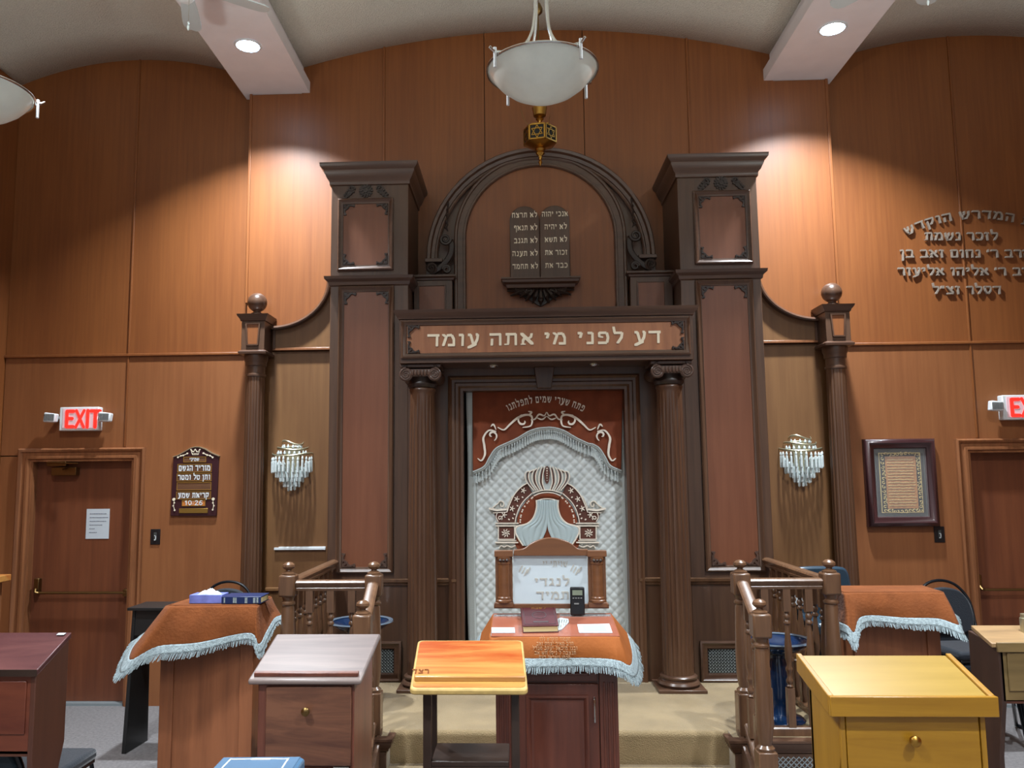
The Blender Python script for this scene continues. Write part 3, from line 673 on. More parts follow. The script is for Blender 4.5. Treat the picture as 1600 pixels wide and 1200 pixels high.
for s in (-1, 1):
    a, b = sorted((acx+s*.72, s*1.045))
    obj('pedestal', MB().box(a, b, PY-.1, CW, 3.1, 3.49), 'trim_v', ped, bevel=.003)
    obj('pedestal_cap', MB().cornice(a, b, PY-.1, CW, [(0, 3.475), (.01, 3.48), (.014, 3.495), (.03, 3.505), (.03, 3.52), (0, 3.524)]), 'trim', ped)
    obj('pedestal_panel', MB().box(acx+s*.885-.105, acx+s*.885+.105, PY-.106, PY-.1, 3.15, 3.432), 'panel_rose', ped, bevel=.002)
    obj('pedestal_moulding', MB().frame(acx+s*.885-.115, acx+s*.885+.115, 3.14, 3.442, [(0, PY-.1), (.002, PY-.112), (.01, PY-.112), (.014, PY-.104)]), 'trim', ped)
    a, b = sorted((acx+s*.80, acx+s*.945))
    obj('arch_foot', MB().box(a, b, PY-.08, CW, 3.64, 3.67), 'trim', ped, bevel=.003)
    obj('arch_foot', MB().box(a, b, PY-.0, CW, 3.524, 3.64), 'trim_v', ped, bevel=.003)
    # carved scroll bracket
    f = lambda u, v: (acx+s*u, v)
    sc = MB(); path = sm2([(.735, 3.82), (.725, 3.76), (.735, 3.70), (.775, 3.635), (.83, 3.585), (.885, 3.55)], 6)
    sc.tube([(f(*p)[0], PY-.07, f(*p)[1]) for p in path], .026, 8, flat=.7)
    for (cx, cz, r, a0, a1) in ((.775, 3.825, .046, pi, 4.6*pi), (.895, 3.585, .046, -pi/2, -4.2*pi), (.765, 3.572, .034, 0, 3.6*pi)):
        pts = spiral(cx, cz, r, .008, a0, a1, 30)
        sc.tube([(f(*p)[0], PY-.085, f(*p)[1]) for p in pts], [.015-.008*k/30 for k in range(31)], 6)
    obj('scroll_bracket', sc, 'carving', ped)
    lf = MB()
    for q in range(5):
        z = 3.9+q*.05
        lf.tube([(f(.755, z)[0], PY-.06, z), (f(.775-.01*q*.5, z+.03)[0], PY-.075, z+.03), (f(.752, z+.055)[0], PY-.06, z+.055)], [.004, .014-.001*q, .003], 6)
    obj('leaf_drop', lf, 'carving', ped)
# tablets of the law on their shelf
tab = thing('commandment_tablets', 'twin rounded brown tablets with five rows of cream Hebrew text inside the arch', 'plaque', (-.013, PY, 3.54))
tx = -.013
for s in (-1, 1):
    c = tx+s*.124
    TB_ = globals().setdefault('TB_', {}); TB_[s] = obj('tablet', MB().prism([(c-.122, 3.489), (c+.122, 3.489)]+[(c+.122*cos(pi*k/16), 3.985+.125*sin(pi*k/16)) for k in range(17)], PY-.03, PY), 'trim_v', tab, bevel=.004)
rows = [('אנכי יהוה', 'לא תרצח'), ('לא יהיה', 'לא תנאף'), ('לא תשא', 'לא תגנב'), ('זכור את', 'לא תענה'), ('כבד את', 'לא תחמד')]
for k, (r_, l_) in enumerate(rows):
    z = 4.012-k*.1085
    q = MB(); text_line(r_, tx+.235-(.01 if k else 0), z+.004, .042, PY-.034, PY-.029, .215 if k == 0 else .185, mb=q); obj('text_line', q, 'cream', TB_[1], flat=True, kind='stuff')
    q = MB(); text_line(l_, tx-.018, z, .042, PY-.034, PY-.029, .21 if k in (0, 3, 4) else .195, mb=q); obj('text_line', q, 'cream', TB_[-1], flat=True, kind='stuff')
obj('shelf', MB().cornice(tx-.262, tx+.262, PY-.07, PY, [(0, 3.405), (.012, 3.41), (.02, 3.435), (.045, 3.45), (.05, 3.47), (.058, 3.475), (.058, 3.488), (0, 3.489)]), 'trim', tab)
br = MB()
br.prism([(tx+a_, z_-.04) for a_, z_ in [(-.23, 3.455), (-.17, 3.40), (-.09, 3.36), (-.03, 3.32), (0, 3.305), (.03, 3.32), (.09, 3.36), (.17, 3.40), (.23, 3.455)]], PY-.03, PY)
for a in range(-5, 6):
    ang = a*.3; L = .16-.012*abs(a)+.05*(abs(a) > 3); x0 = tx+a*.026
    br.tube([(x0, PY-.04, 3.4), (x0+sin(ang)*L*.5, PY-.065, 3.4-cos(ang)*L*.45), (x0+sin(ang)*L*.95, PY-.04, 3.4-cos(ang)*L*.8)], [.014, .02, .006], 6)
for a in (-.16, -.1, .1, .16): br.tube([(p[0], PY-.06, p[1]) for p in spiral(tx+a, 3.38, .026, .006, 0, 3*pi, 20)], .007, 5)
br.lathe([(.001, -.03), (.02, -.02), (.026, 0), (.018, .02), (.001, .03)], tx, PY-.05, 3.32, 10)
obj('carved_bracket', br, 'carving', tab)

# ------------------------------------------------------------------ curtain
CY = 6.385
cur = thing('ark_curtain', 'silver quilted ark curtain with rust velvet valance, embroidered crown and drapes', 'curtain', (.01, CY, H+.02))
cx0, cx1, cz0, cz1 = -.60, .622, H+.03, 2.59
def quilt(u, v):
    x = cx0+(cx1-cx0)*u; z = cz0+(cz1-cz0)*v; p = .072
    a = abs(sin(pi*(x+z)/p)); b = abs(sin(pi*(x-z)/p))
    h = .011*(a*b)**.45 + .004*sin(x*9+1)*sin(z*3.1) + random.uniform(-.0006, .0006)
    return (x+.006*sin(z*4), CY-h, z)
obj('quilted_cloth', MB().grid(quilt, 168, 300), 'quilt', cur, angle=180)
for a, b in ((cx0-.012, cx0+.055), (cx1-.045, cx1+.012)):
    obj('side_border', MB().grid(lambda u, v: (a+(b-a)*u+.006*sin((cz0+(cz1-cz0)*v)*4), CY-.013-.003*sin(v*40)*.3, cz0+(cz1-cz0)*v), 4, 60), 'quilt_edge', cur, solid=.006)
def K(px, py, y=CY-.02):
    p = U(px, py, Y=y); return (p.x, p.z)
Z2 = lambda u, v: K(600+u/3.2, 540+v/3.2)      # enlarged view coordinates, valance
Z6 = lambda u, v: K(730+u/6.4, 700+v/6.4)      # enlarged view coordinates, centrepiece
half = [(445, 632), (500, 606), (528, 560), (560, 515), (620, 486), (670, 462), (720, 432), (765, 416), (812, 411)]
low = sm2(half, 4); low = low+[(1622-a+ (8 if a < 600 else 4), b-(6 if a < 600 else 2)) for a, b in low[::-1][1:]]
lowk = [Z2(a, b) for a, b in low]
N = len(lowk)
xa, xb = lowk[0][0], lowk[-1][0]
def valance(u, v):
    i = min(int(u*(N-1)), N-2); f_ = u*(N-1)-i
    lx = lowk[i][0]*(1-f_)+lowk[i+1][0]*f_; lz = lowk[i][1]*(1-f_)+lowk[i+1][1]*f_
    x = (-.565+(1.17)*u)*(1-v)+lx*v; z = 2.575*(1-v)+lz*v
    return (x, CY-.026-.008*sin(x*23+v*1.2)*(.4+.6*v)-.005*sin(x*51+2)*(1-v), z)
obj('velvet_valance', MB().grid(valance, 110, 30), 'velvet_dark', cur, solid=.006, angle=180)
def off(pl, d):
    out = []
    for i, p in enumerate(pl):
        a = pl[max(0, i-1)]; b = pl[min(len(pl)-1, i+1)]; dx, dz = b[0]-a[0], b[1]-a[1]; l = sqrt(dx*dx+dz*dz)
        out.append((p[0]+dz/l*d, p[1]-dx/l*d))
    return out
obj('valance_cord', MB().tube([(a, CY-.04, b) for a, b in lowk], .007, 6), 'quilt_edge', cur)
bd = MB(); up_, dn = off(lowk, .004), off(lowk, .05)
sweep(bd, [(up_, CY-.032), (off(lowk, .012), CY-.038), (off(lowk, .02), CY-.034)]); obj('fringe_band', bd, 'quilt_edge', cur, solid=.006)
fr = MB()
for i in range(0, N-1):
    f_ = .5
    x = dn[i][0]*(1-f_)+dn[i+1][0]*f_; z = dn[i][1]*(1-f_)+dn[i+1][1]*f_
    fr.lathe([(.001, .034), (.0035, .03), (.003, .004), (.007, 0), (.005, -.006), (.009, -.02), (.011, -.04), (.001, -.042)], x, CY-.036, z, 7)
    for dd in (-.006, .006): fr.tube([(x+dd, CY-.034, z+.034), (x, CY-.036, z+.004)], .002, 4)
obj('tassels', fr, 'quilt_edge', cur, kind='stuff')
q = MB()
c0 = Z2(806, 690); tl = Z2(805, 268)
for m_ in text_arc('פתח שערי שמים לתפלתנו', c0[0], c0[1], tl[1]-c0[1]-.028, 0.02, .05, CY-.05, CY-.03, mb=q, width=.60): pass
obj('embroidered_text', q, 'embroid', cur, flat=True, kind='stuff')
vs = MB()
def mirrored(mb, pts, w, mapf, cx, y0, y1, taper=None):
    for m_ in (0, 1): mb.stroke([mapf((2*cx-a) if m_ else a, b) for a, b in pts], w, y0, y1, nib=6, taper=taper)
y0, y1 = CY-.05, CY-.022
tp = lambda n: [.35+.65*sin(pi*(k+.5)/n) for k in range(n)]
for pts, w_ in ((spiral(697, 378, 6, 32, 0, 4.4, 16), .011), (sm2([(694, 410), (735, 400), (738, 355), (705, 348), (665, 365), (630, 395), (600, 422), (570, 410)]), .012), (sm2([(720, 350), (738, 335), (722, 330)]), .009),
                (spiral(540, 450, 5, 28, 2, 7.4, 16), .011), (sm2([(560, 430), (525, 425), (498, 460), (502, 500), (505, 545), (488, 575), (470, 565)]), .012), (sm2([(560, 420), (548, 395), (535, 405)]), .009),
                (sm2([(735, 372), (755, 368), (775, 345), (800, 352), (811, 335)]), .009), (sm2([(765, 362), (790, 370), (811, 355)]), .008)):
    mirrored(vs, pts, w_*1.45, Z2, 813, y0, y1, tp(len(pts)))
obj('embroidered_scrolls', vs, 'embroid', cur, kind=None, flat=True)
# centrepiece: brocade arch, crown, drapes, columns
def P6(pl, m_=0): return [Z6((1600-a) if m_ else a, b) for a, b in pl]
for m_ in (0, 1):
    nm = 'brocade_arch'
    inn = sm2([(485, 745), (497, 680), (530, 590), (580, 520), (650, 455)], 4); outl = sm2([(600, 352), (540, 388), (475, 460), (430, 550), (400, 632)], 4)
    for i in range(4):   # convex slices of the band
        n_i = len(inn)-1; a0, a1 = i/4, (i+1)/4
        seg_i = inn[int(a0*n_i):int(a1*n_i)+1]; seg_o = outl[::-1][int(a0*n_i):int(a1*n_i)+1]
        obj(nm, MB().prism(P6(seg_i+seg_o[::-1], m_), CY-.024, CY-.01), 'brocade', cur, flat=True)
    obj('brocade_capital', MB().prism(P6([(268, 640), (400, 630), (500, 690), (485, 745), (305, 745), (285, 700)], m_), CY-.0245, CY-.01), 'brocade', cur, flat=True)
    obj('brocade_square', MB().prism(P6([(320, 792), (468, 792), (468, 908), (320, 908)], m_), CY-.024, CY-.01), 'brocade', cur, flat=True)
    obj('velvet_lunette', MB().prism(P6([(495, 760), (505, 690), (540, 600), (590, 530), (660, 470), (760, 500), (760, 760)], m_), CY-.022, CY-.008), 'velvet_dark', cur, flat=True)
    e = MB()
    def st(pts, w_, y=CY-.036): e.stroke(P6(pts, m_), w_, y, CY-.015, nib=6)
    st([(a-6, b) for a, b in inn], .007); st(outl, .008); st([(225, 605), (300, 622), (400, 612)], .016); st([(262, 648), (400, 640)], .006)
    st([(285, 752), (510, 752)], .009); st([(290, 778), (500, 778)], .009); st([(312, 790), (312, 912), (474, 912), (474, 790)], .007)
    st([(285, 944), (505, 944)], .011); st([(310, 925), (490, 925)], .006); st(sm2([(250, 600), (300, 560), (330, 530), (365, 545), (360, 580), (338, 582), (335, 560)]), .007)
    st(sm2([(395, 605), (420, 540), (450, 480)]), .006)
    st(spiral(328, 700, 8, 24, 0, 7, 14), .006); st(sm2([(300, 650), (290, 690), (310, 735)]), .006)
    st(sm2([(320, 1000), (340, 975), (370, 990), (400, 975), (440, 990), (480, 975)]), .007)
    for (fx, fy) in ((370, 668), (450, 605), (495, 510), (562, 425)):
        for k in range(5):
            a = 2*pi*k/5; st([(fx+6*cos(a), fy+6*sin(a)), (fx+24*cos(a), fy+26*sin(a))], .0065)
    for (fx, fy) in ((415, 712), (455, 700), (470, 660), (500, 575), (550, 490)): st([(fx, fy), (fx+6, fy+4)], .01)
    for k in range(8):
        a = 2*pi*k/8; st([(386+20*cos(a), 850+20*sin(a)), (386+38*cos(a+.3), 850+38*sin(a+.3))], .007)
    st([(380, 850), (392, 850)], .012)
    obj('embroidered_outline', e, 'embroid', cur, flat=True)
    for k in range(11):
        u = k/10; a = sm2([(655, 495), (600, 550), (555, 620), (535, 690), (530, 742)], 4); pnt = a[int(u*(len(a)-1))]
        p = Z6((1600-pnt[0]) if m_ else pnt[0], pnt[1])
        obj('pearl', MB().lathe([(.001, -.006), (.006, -.003), (.007, 0), (.001, .001)], p[0], CY-.022, p[1], 8, axis='Y'), 'embroid', cur)
    # tied drape
    dp = sm2([(690, 520), (693, 590), (665, 690), (600, 755), (500, 785), (482, 835), (510, 900), (560, 975)], 4)
    dq = sm2([(800, 520), (800, 600), (800, 690), (800, 740), (795, 800), (780, 850), (740, 930), (700, 1000)], 4)
    def drape(u, v):
        i = v*(len(dp)-1); k0 = min(int(i), len(dp)-2); f_ = i-k0
        A = [dp[k0][j]*(1-f_)+dp[k0+1][j]*f_ for j in (0, 1)]; B = [dq[k0][j]*(1-f_)+dq[k0+1][j]*f_ for j in (0, 1)]
        x, z = Z6(*(((1600-(A[0]*(1-u)+B[0]*u)) if m_ else A[0]*(1-u)+B[0]*u), A[1]*(1-u)+B[1]*u))
        return (x, CY-.03-.006*abs(sin(u*9*pi/2))-.01*sin(pi*u), z)
    obj('satin_drape', MB().grid(drape, 54, 30), 'bluewhite', cur, solid=.004, angle=180)
    obj('drape_edge', MB().tube([(lambda p: (p[0], CY-.036, p[1]))(Z6((1600-a) if m_ else a, b)) for a, b in dp], .006, 6), 'embroid', cur)
    obj('lower_velvet', MB().prism(P6([(495, 880), (560, 960), (620, 1010), (500, 1010), (478, 960)], m_), CY-.02, CY-.008), 'velvet_dark', cur, flat=True)
obj('velvet_lunette', MB().prism([Z6(*p) for p in [(790, 760), (812, 760), (840, 900), (765, 900)]], CY-.03, CY-.01), 'velvet_dark', cur, flat=True)
bn = MB(); sweep(bn, [([Z6(a, b) for a, b in sm2([(668, 470), (730, 448), (800, 440), (870, 448), (932, 470)])], CY-.034), ([Z6(a, b) for a, b in sm2([(690, 520), (740, 505), (800, 500), (860, 505), (910, 520)])], CY-.034)])
obj('crown_band', bn, 'velvet_dark', cur, solid=.006)
cr = MB()
for pl in (sm2([(655, 450), (730, 428), (800, 420), (870, 428), (945, 450)]), sm2([(668, 478), (730, 452), (800, 444), (870, 452), (932, 478)]), sm2([(692, 528), (745, 512), (800, 507), (855, 512), (908, 528)])):
    cr.stroke([Z6(*p) for p in pl], .008, CY-.042, CY-.02, nib=6)
for i in range(1, 7):
    for s in (-1, 1):
        b_ = 22*i; top = 34*i-8
        pl = sm2([(800+s*(b_+4), 422), (800+s*(30*i+18), 350), (800+s*(35*i+12), 290), (800+s*(34*i+6), 240), (800+s*(27*i), 182+1.4*i*i)], 5)
        cr.stroke([Z6(*p) for p in pl], .0075, CY-.044, CY-.02, nib=6)
obj('embroidered_crown', cr, 'embroid', cur, flat=True)
obj('crown_field', MB().prism([Z6(*p) for p in [(660, 440), (600, 350), (580, 290), (600, 240), (650, 205), (720, 188), (800, 180), (880, 188), (950, 205), (1000, 240), (1020, 290), (1000, 350), (940, 440), (800, 415)]], CY-.026, CY-.012), 'quilt_edge', cur, flat=True)
for i in range(1, 6):
    for s in (-1, 1): pass
st_ = MB()
for i in (1.5, 3.5, 5.4):
    for s in (-1, 1):
        b_ = 22*i; top = 34*i-8
        st_.stroke([Z6(*p) for p in sm2([(800+s*(b_), 415), (800+s*(30*i+14), 350), (800+s*(35*i+6), 290), (800+s*(34*i), 240), (800+s*(27*i), 200+1.4*i*i)], 4)], .012, CY-.034, CY-.02, nib=6)
st_.prism([Z6(*p) for p in [(780, 340), (768, 250), (784, 190), (797, 178), (812, 190), (826, 250), (815, 340), (797, 360)]], CY-.036, CY-.02)
obj('crown_stripes', st_, 'brocade', cur, flat=True)
for k in range(6):
    p = Z6(797, 205+24*k); obj('pearl', MB().lathe([(.001, -.005), (.004+.0004*(5-k), -.002), (.001, .001)], p[0], CY-.036, p[1], 8, axis='Y'), 'embroid', cur)

# ================================================================== FLANKING COLUMNS AND CURVED WINGS
def side_column(s, label):
    x, y = 2.405*s-.008, 6.77
    t = thing('ball_top_column', label, 'column', (x, y, 0), group='outer columns with box heads and balls')
    prof = []
    for k in range(13):
        u = k/12; prof.append((.092-.016*u, .2+2.53*u, .1 if 0 < k < 12 else 0))
    obj('fluted_shaft', MB().lathe(prof, x, y, 0, 96, flutes=16), 'brown', t, angle=60)
    obj('base', MB().box(x-.12, x+.12, y-.12, y+.12, 0, .12).lathe([(.11, .12), (.115, .15), (.1, .17), (.105, .19), (.09, .2)], x, y, 0, 32), 'trim', t)
    obj('neck', MB().lathe([(.076, 2.73), (.086, 2.74), (.086, 2.755), (.078, 2.76), (.078, 2.82), (.088, 2.83), (.09, 2.86), (.1, 2.88), (.1, 2.92)], x, y, 0, 32), 'trim', t)
    a = .098
    obj('box_head', MB().box(x-a, x+a, y-a, y+.125, 2.92, 3.225), 'trim_v', t, bevel=.003)
    obj('box_moulding', MB().cornice(x-a, x+a, y-a, y+.125, [(0, 2.915), (.018, 2.92), (.02, 2.938), (.006, 2.952), (0, 2.955)]), 'trim', t)
    obj('box_cornice', MB().cornice(x-a, x+a, y-a, y+.125, [(0, 3.195), (.008, 3.2), (.012, 3.215), (.03, 3.24), (.034, 3.255), (0, 3.262)]), 'trim', t)
    # tapered sunken panel on the face
    pf = y-a
    obj('face_panel', MB().prism([(x-.042, 3.0), (x+.042, 3.0), (x+.052, 3.17), (x-.052, 3.17)], pf-.004, pf), 'panel', t)
    obj('panel_edge', MB().stroke([(x-.044, 2.995), (x+.044, 2.995), (x+.056, 3.175), (x-.056, 3.175), (x-.044, 2.995)], .012, pf-.014, pf, nib=4), 'trim', t)
    obj('ball', MB().lathe([(.03, 3.26), (.055, 3.265), (.05, 3.28), (.03, 3.29), (.034, 3.305)]+[(.082*cos(-1.1+k*.2), 3.375+.082*sin(-1.1+k*.2)) for k in range(13)]+[(.001, 3.457)], x, y, 0, 32), 'trim', t)
    # curved wing between column and tower
    x0, x1 = 2.30, 1.80
    wt = thing('curved_wing', {-1: 'quarter-curve wing moulding sweeping from left ball column up to the tower', 1: 'quarter-curve wing moulding sweeping from right ball column up to the tower'}[s], 'moulding', (s*1.99, CW, 3.0), group='curved wings beside the towers')
    n = 24
    arc = [(s*(x0+(x1-x0)*sin(pi/2*k/n)), 3.15+.42*(1-cos(pi/2*k/n))) for k in range(n+1)]
    poly = arc+[(s*1.672, 3.57), (s*1.672, 2.99), (s*x0, 2.99)]
    obj('wing_panel', MB().prism(poly, CW-.03, CW+.01), 'panel_olive', wt)
    sw = MB(); sweep(sw, [(off(arc, -s*0), CW-.0), (off(arc, 0), CW-.095), (off(arc, s*.012), CW-.1), (off(arc, s*.03), CW-.085), (off(arc, s*.038), CW-.05), (off(arc, s*.045), CW)])
    obj('curved_moulding', sw, 'trim', wt)
    obj('base_moulding', MB().box(min(s*x0, s*1.672), max(s*x0, s*1.672), CW-.04, CW, 2.975, 2.998), 'casing', wt, bevel=.004)
    obj('end_moulding', MB().box(min(s*(x0-.02), s*x0), max(s*(x0-.02), s*x0), CW-.04, CW, 2.99, 3.15), 'trim_v', wt)
side_column(-1, 'slim fluted column with square box head and ball, left of the ark')
side_column(1, 'slim fluted column with square box head and ball, right of the ark')
for k, s in enumerate((-1, 1)):
    a, b = sorted((s*1.672, s*2.33))
    struct('trim_%d' % (k+11), MB().box(a, b, CW-.03, CW, .955, .985), 'panel_olive', bevel=.006)
tag(obj('wall_strip', MB().box(-2.262, -1.83, CW-.02, CW, 1.293, 1.311).box(-2.225, -1.83, CW-.014, CW, 1.311, 1.318), 'white', origin=(-2.04, CW, 1.3)), 'thin white strip fixed to the wall under the left crystal light', 'strip')

# ================================================================== CRYSTAL WALL LIGHTS
def sconce(x, label):
    t = thing('crystal_sconce', label, 'wall light', (x, CW, 1.99), group='crystal wall lights')
    obj('back_plate', MB().box(x-.06, x+.06, CW-.02, CW, 1.9, 2.16), 'champagne', t, bevel=.004)
    for j, (r, z, amp) in enumerate(((.17, 2.075, .012), (.13, 2.125, .012), (.09, 2.175, .018))):
        pts = [(x+r*cos(a), CW-.02-r*.8*sin(a), z+amp*sin(a*2+1.2+j)) for a in [pi*(1.04-1.08*k/28) for k in range(29)]]
        top = [(p[0], p[1], p[2]+.016) for p in pts]; mb = MB(); n0 = 0
        mb.v = pts+top; mb.f = [(i, i+1, i+30, i+29) for i in range(28)]
        obj('wavy_band', mb, 'champagne', t, solid=.004)
    drop = MB().lathe([(.001, 0), (.004, -.004), (.0085, -.014), (.0095, -.026), (.004, -.032), (.0095, -.036), (.0105, -.05), (.0105, -.128), (.001, -.136)], 0, 0, 0, 6)
    spots = []
    for r, z, n in ((.168, 2.072, 13), (.135, 2.03, 11), (.098, 1.99, 8), (.066, 1.95, 6), (.03, 1.92, 3)):
        for k in range(n):
            a = pi*(k+.5)/n; spots.append((x+r*cos(a), CW-.025-r*.8*sin(a), z-random.uniform(0, .01)))
    short = []
    for r, z, n in ((.12, 2.12, 9), (.08, 2.172, 6)):
        for k in range(n):
            a = pi*(k+.5)/n; short.append((x+r*cos(a), CW-.025-r*.8*sin(a), z))
    o = obj('crystal_drop', drop, 'crystal', t, local=True, flat=True)
    loc = [Vector(p)-ORG[t] for p in spots]; o.location = loc[0]; rep(o, loc[1:])
    s_ = MB().lathe([(.001, 0), (.004, -.004), (.0095, -.016), (.011, -.028), (.004, -.036), (.001, -.038)], 0, 0, 0, 7)
    o = obj('crystal_bead', s_, 'crystal', t, local=True, flat=True)
    loc = [Vector(p)-ORG[t] for p in short]; o.location = loc[0]; rep(o, loc[1:])
sconce(-2.118, 'tiered crystal wall light on the brown wall left of the ark')
sconce(2.114, 'tiered crystal wall light on the brown wall right of the ark')

# ================================================================== DOORS
def door(n, s, c0, c1, label=None):
    # c0..c1 outer casing edges
    d = thing('door_%d' % n, 'x', 'x', ((c0+c1)/2, SW, 0)); del d['label']; del d['category']; d['kind'] = 'structure'
    obj('casing', MB().casing(c0, c1, 0, 2.165, [(0, SW), (0, SW-.03), (.014, SW-.042), (.03, SW-.034), (.04, SW-.02), (.062, SW-.02), (.072, SW-.03), (.09, SW-.03), (.1, SW-.012), (.115, SW-.008), (.118, SW+.07)]), 'casing', d)
    obj('leaf', MB().box(c0+.11, c1-.11, SW+.07, SW+.11, .02, 2.055), 'door', d, bevel=.003)
    for sd in (c0+.112, c1-.112):
        obj('jamb', MB().box(sd-.012, sd+.012, SW, SW+.12, 0, 2.06), 'casing', d)
    obj('threshold', MB().box(c0+.118, c1-.118, SW+.0, SW+.12, 0, .02), 'grille', d)
    a, b = c0+.16, c1-.13
    if n == 1: a = c0+.22
    obj('push_bar', MB().tube([(a, SW+.01, .93), (a-.02, SW+.0, .935), (a-.03, SW+.02, .96)], .012, 8).tube([(a, SW+.01, .93), (b, SW+.01, .93)], .011, 8), 'brass_dark', d)
    obj('bar_bracket', MB().box(a-.05, a-.005, SW+.02, SW+.07, .93, 1.05), 'brass_dark', d, bevel=.006)
    obj('bar_bracket', MB().box(b-.03, b+.01, SW+.0, SW+.07, .90, .96), 'brass_dark', d, bevel=.006)
    return d
d1 = door(1, -1, -4.555, -3.435)
door(2, 1, 3.425, 4.545)
obj('door_closer', MB().box(-4.27, -4.05, SW+.005, SW+.07, 1.93, 2.0).box(-4.30, -4.13, SW-.02, SW+.01, 2.01, 2.05).tube([(-4.16, SW-.01, 1.98), (-4.0, SW-.06, 2.03), (-4.3, SW-.02, 2.04)], .008, 6), 'brass_dark', d1, bevel=.003)
nt = thing('paper_notice', 'white typed notice taped to the left door', 'notice', (-3.86, SW+.07, 1.4))
nx0, nz0 = U(133, 842, Y=SW+.06).x, U(133, 842, Y=SW+.06).z; nx1, nz1 = U(171, 795, Y=SW+.06).x, U(171, 795, Y=SW+.06).z
obj('sheet', MB().box(nx0, nx1, SW+.066, SW+.069, nz0, nz1), 'paper', nt)
q = MB()
for k in range(6):
    z = nz1-.045-.032*k; L = (.15, .16, .14, .1, .05, .07)[k]; x = nx0+.03
    while x < nx0+.03+L: wd = random.uniform(.006, .02); q.box(x, min(x+wd, nx1-.01), SW+.0648, SW+.0662, z, z+.005); x += wd+.004
obj('printed_lines', q, 'ink', nt, kind='stuff')
# switches
for x, z, lb in ((-3.325, 1.40, 'black wall switch with grey rocker left, beside the left door'), (3.25, 1.38, 'black wall switch with grey rocker under the framed picture')):
    t = thing('wall_switch', lb, 'switch', (x, SW, z))
    obj('plate', MB().box(x-.042, x+.042, SW-.008, SW, z-.065, z+.065), 'black_plastic', t, bevel=.003)
    obj('rocker', MB().box(x-.012, x+.012, SW-.013, SW-.007, z-.036, z+.036), 'mat_grey', t, bevel=.002)
    obj('indicator', MB().box(x-.006, x+.01, SW-.0145, SW-.012, z-.03, z-.022).box(x-.006, x+.01, SW-.0145, SW-.012, z+.006, z+.012).box(x+.004, x+.01, SW-.0145, SW-.012, z-.03, z+.012), 'white', t)

# ================================================================== EXIT SIGNS
def exit_sign(x0, z0, label):
    t = thing('exit_sign', label, 'sign', (x0+.17, SW, z0), group='lit exit signs over the doors')
    x1, z1 = x0+.345, z0+.205; y = SW-.075
    obj('housing', MB().box(x0, x1, y, SW, z0, z1), 'white', t, bevel=.008)
    obj('face', MB().box(x0+.03, x1-.03, y-.004, y, z0+.02, z1-.015), 'sign_face', t, bevel=.002)
    x = x0+.055; h = .148; zz = z0+.028
    for ch in 'EXIT':
        q = MB(); x = latin(ch, x, zz, h, y-.009, y-.003, q, .19) if ch != 'X' else latin(ch, x, zz, h, y-.009, y-.003, q, .17)
        x -= .012; obj('letter', q, 'red_lit', t, flat=True)
    for d, xx in ((-1, x0-.012), (1, x1+.012)):
        cx = xx+d*.055; cz = z0+.115
        lh = obj('lamp_head', MB().prism([(cx-.055, cz-.04), (cx+.05, cz-.045), (cx+.06, cz+.03), (cx-.045, cz+.045)], SW-.12, SW-.06), 'white', t, bevel=.01)
        ln = MB()
        for k in range(9): ln.box(cx-.042+k*.01, cx-.037+k*.01, SW-.123, SW-.119, cz-.03, cz+.028)
        obj('lamp_lens', ln, 'mat_grey', lh, kind='stuff')
        obj('lamp_arm', MB().tube([(cx, SW-.065, cz), (xx-d*.015, SW-.04, cz)], .014, 8), 'white', t)
    return t
exit_sign(-4.175, 2.312, 'lit red EXIT sign with two lamp heads above the left door')
exit_sign(3.80, 2.316, 'lit red EXIT sign with lamp heads above the right door')

# ================================================================== PRAYER BOARD ON THE LEFT WALL
pb = thing('prayer_board', 'maroon arched-top board with white Hebrew slots and the time 10:26', 'board', (-3.0, SW, 1.85))
PYB = SW-.02
def B(px, py): p = U(px, py, Y=PYB); return (p.x, p.z)
Zb = lambda u, v: B(255+u/8.571, 690+v/8.571)
obj('back_board', MB().prism([Zb(*p) for p in [(95, 995), (712, 995), (745, 195), (640, 150), (560, 100), (490, 75), (430, 72), (370, 88), (290, 135), (200, 185), (135, 205)]], PYB, SW), 'plaque', pb, bevel=.003)
obj('top_edge', MB().stroke([Zb(*p) for p in [(135, 203), (200, 183), (290, 133), (370, 86), (430, 70), (490, 73), (560, 98), (640, 148), (747, 193)]], .008, PYB-.008, SW), 'champagne', pb)
def slot(u0, v0, u1, v1, m='slot'):
    (a, b), (c, d) = Zb(u0, v1), Zb(u1, v0)
    obj('slot', MB().box(a, c, PYB-.003, PYB, b, d), m, pb)
    obj('slot_border', MB().frame(a, c, b, d, [(-.002, PYB), (-.002, PYB-.006), (.003, PYB-.006), (.003, PYB-.003)]), 'gilt', pb)
    return a, b, c, d
for (u0, v0, u1, v1, tx_, ml, mr, hh) in ((275, 205, 575, 275, 'שמיני', .27, .3, .028), (195, 300, 650, 410, 'מוריד הגשם', .03, .03, .048), (185, 425, 648, 530, 'ותן טל ומטר', .03, .03, .044), (185, 545, 645, 650, '', 0, 0, 0), (178, 668, 640, 770, 'קריאת שמע', .05, .05, .044)):
    a, b, c, d = slot(u0, v0, u1, v1)
    if tx_:
        q = MB(); text_line(tx_, c-(c-a)*mr, (b+d)/2-hh*.5, hh, PYB-.008, PYB-.002, (c-a)*(1-ml-mr), mb=q, bold=1.15)
        obj('slot_text', q, 'white', pb, flat=True, kind='stuff')
a, b, c, d = slot(255, 785, 565, 862, 'orange_slot')
q = MB(); latin('10:26', a+.024, b+.007, .038, PYB-.008, PYB-.002, q, .17, 1.5); obj('time_text', q, 'white', pb, flat=True, kind='stuff')
(a, b), (c, d) = Zb(212, 960), Zb(600, 892)
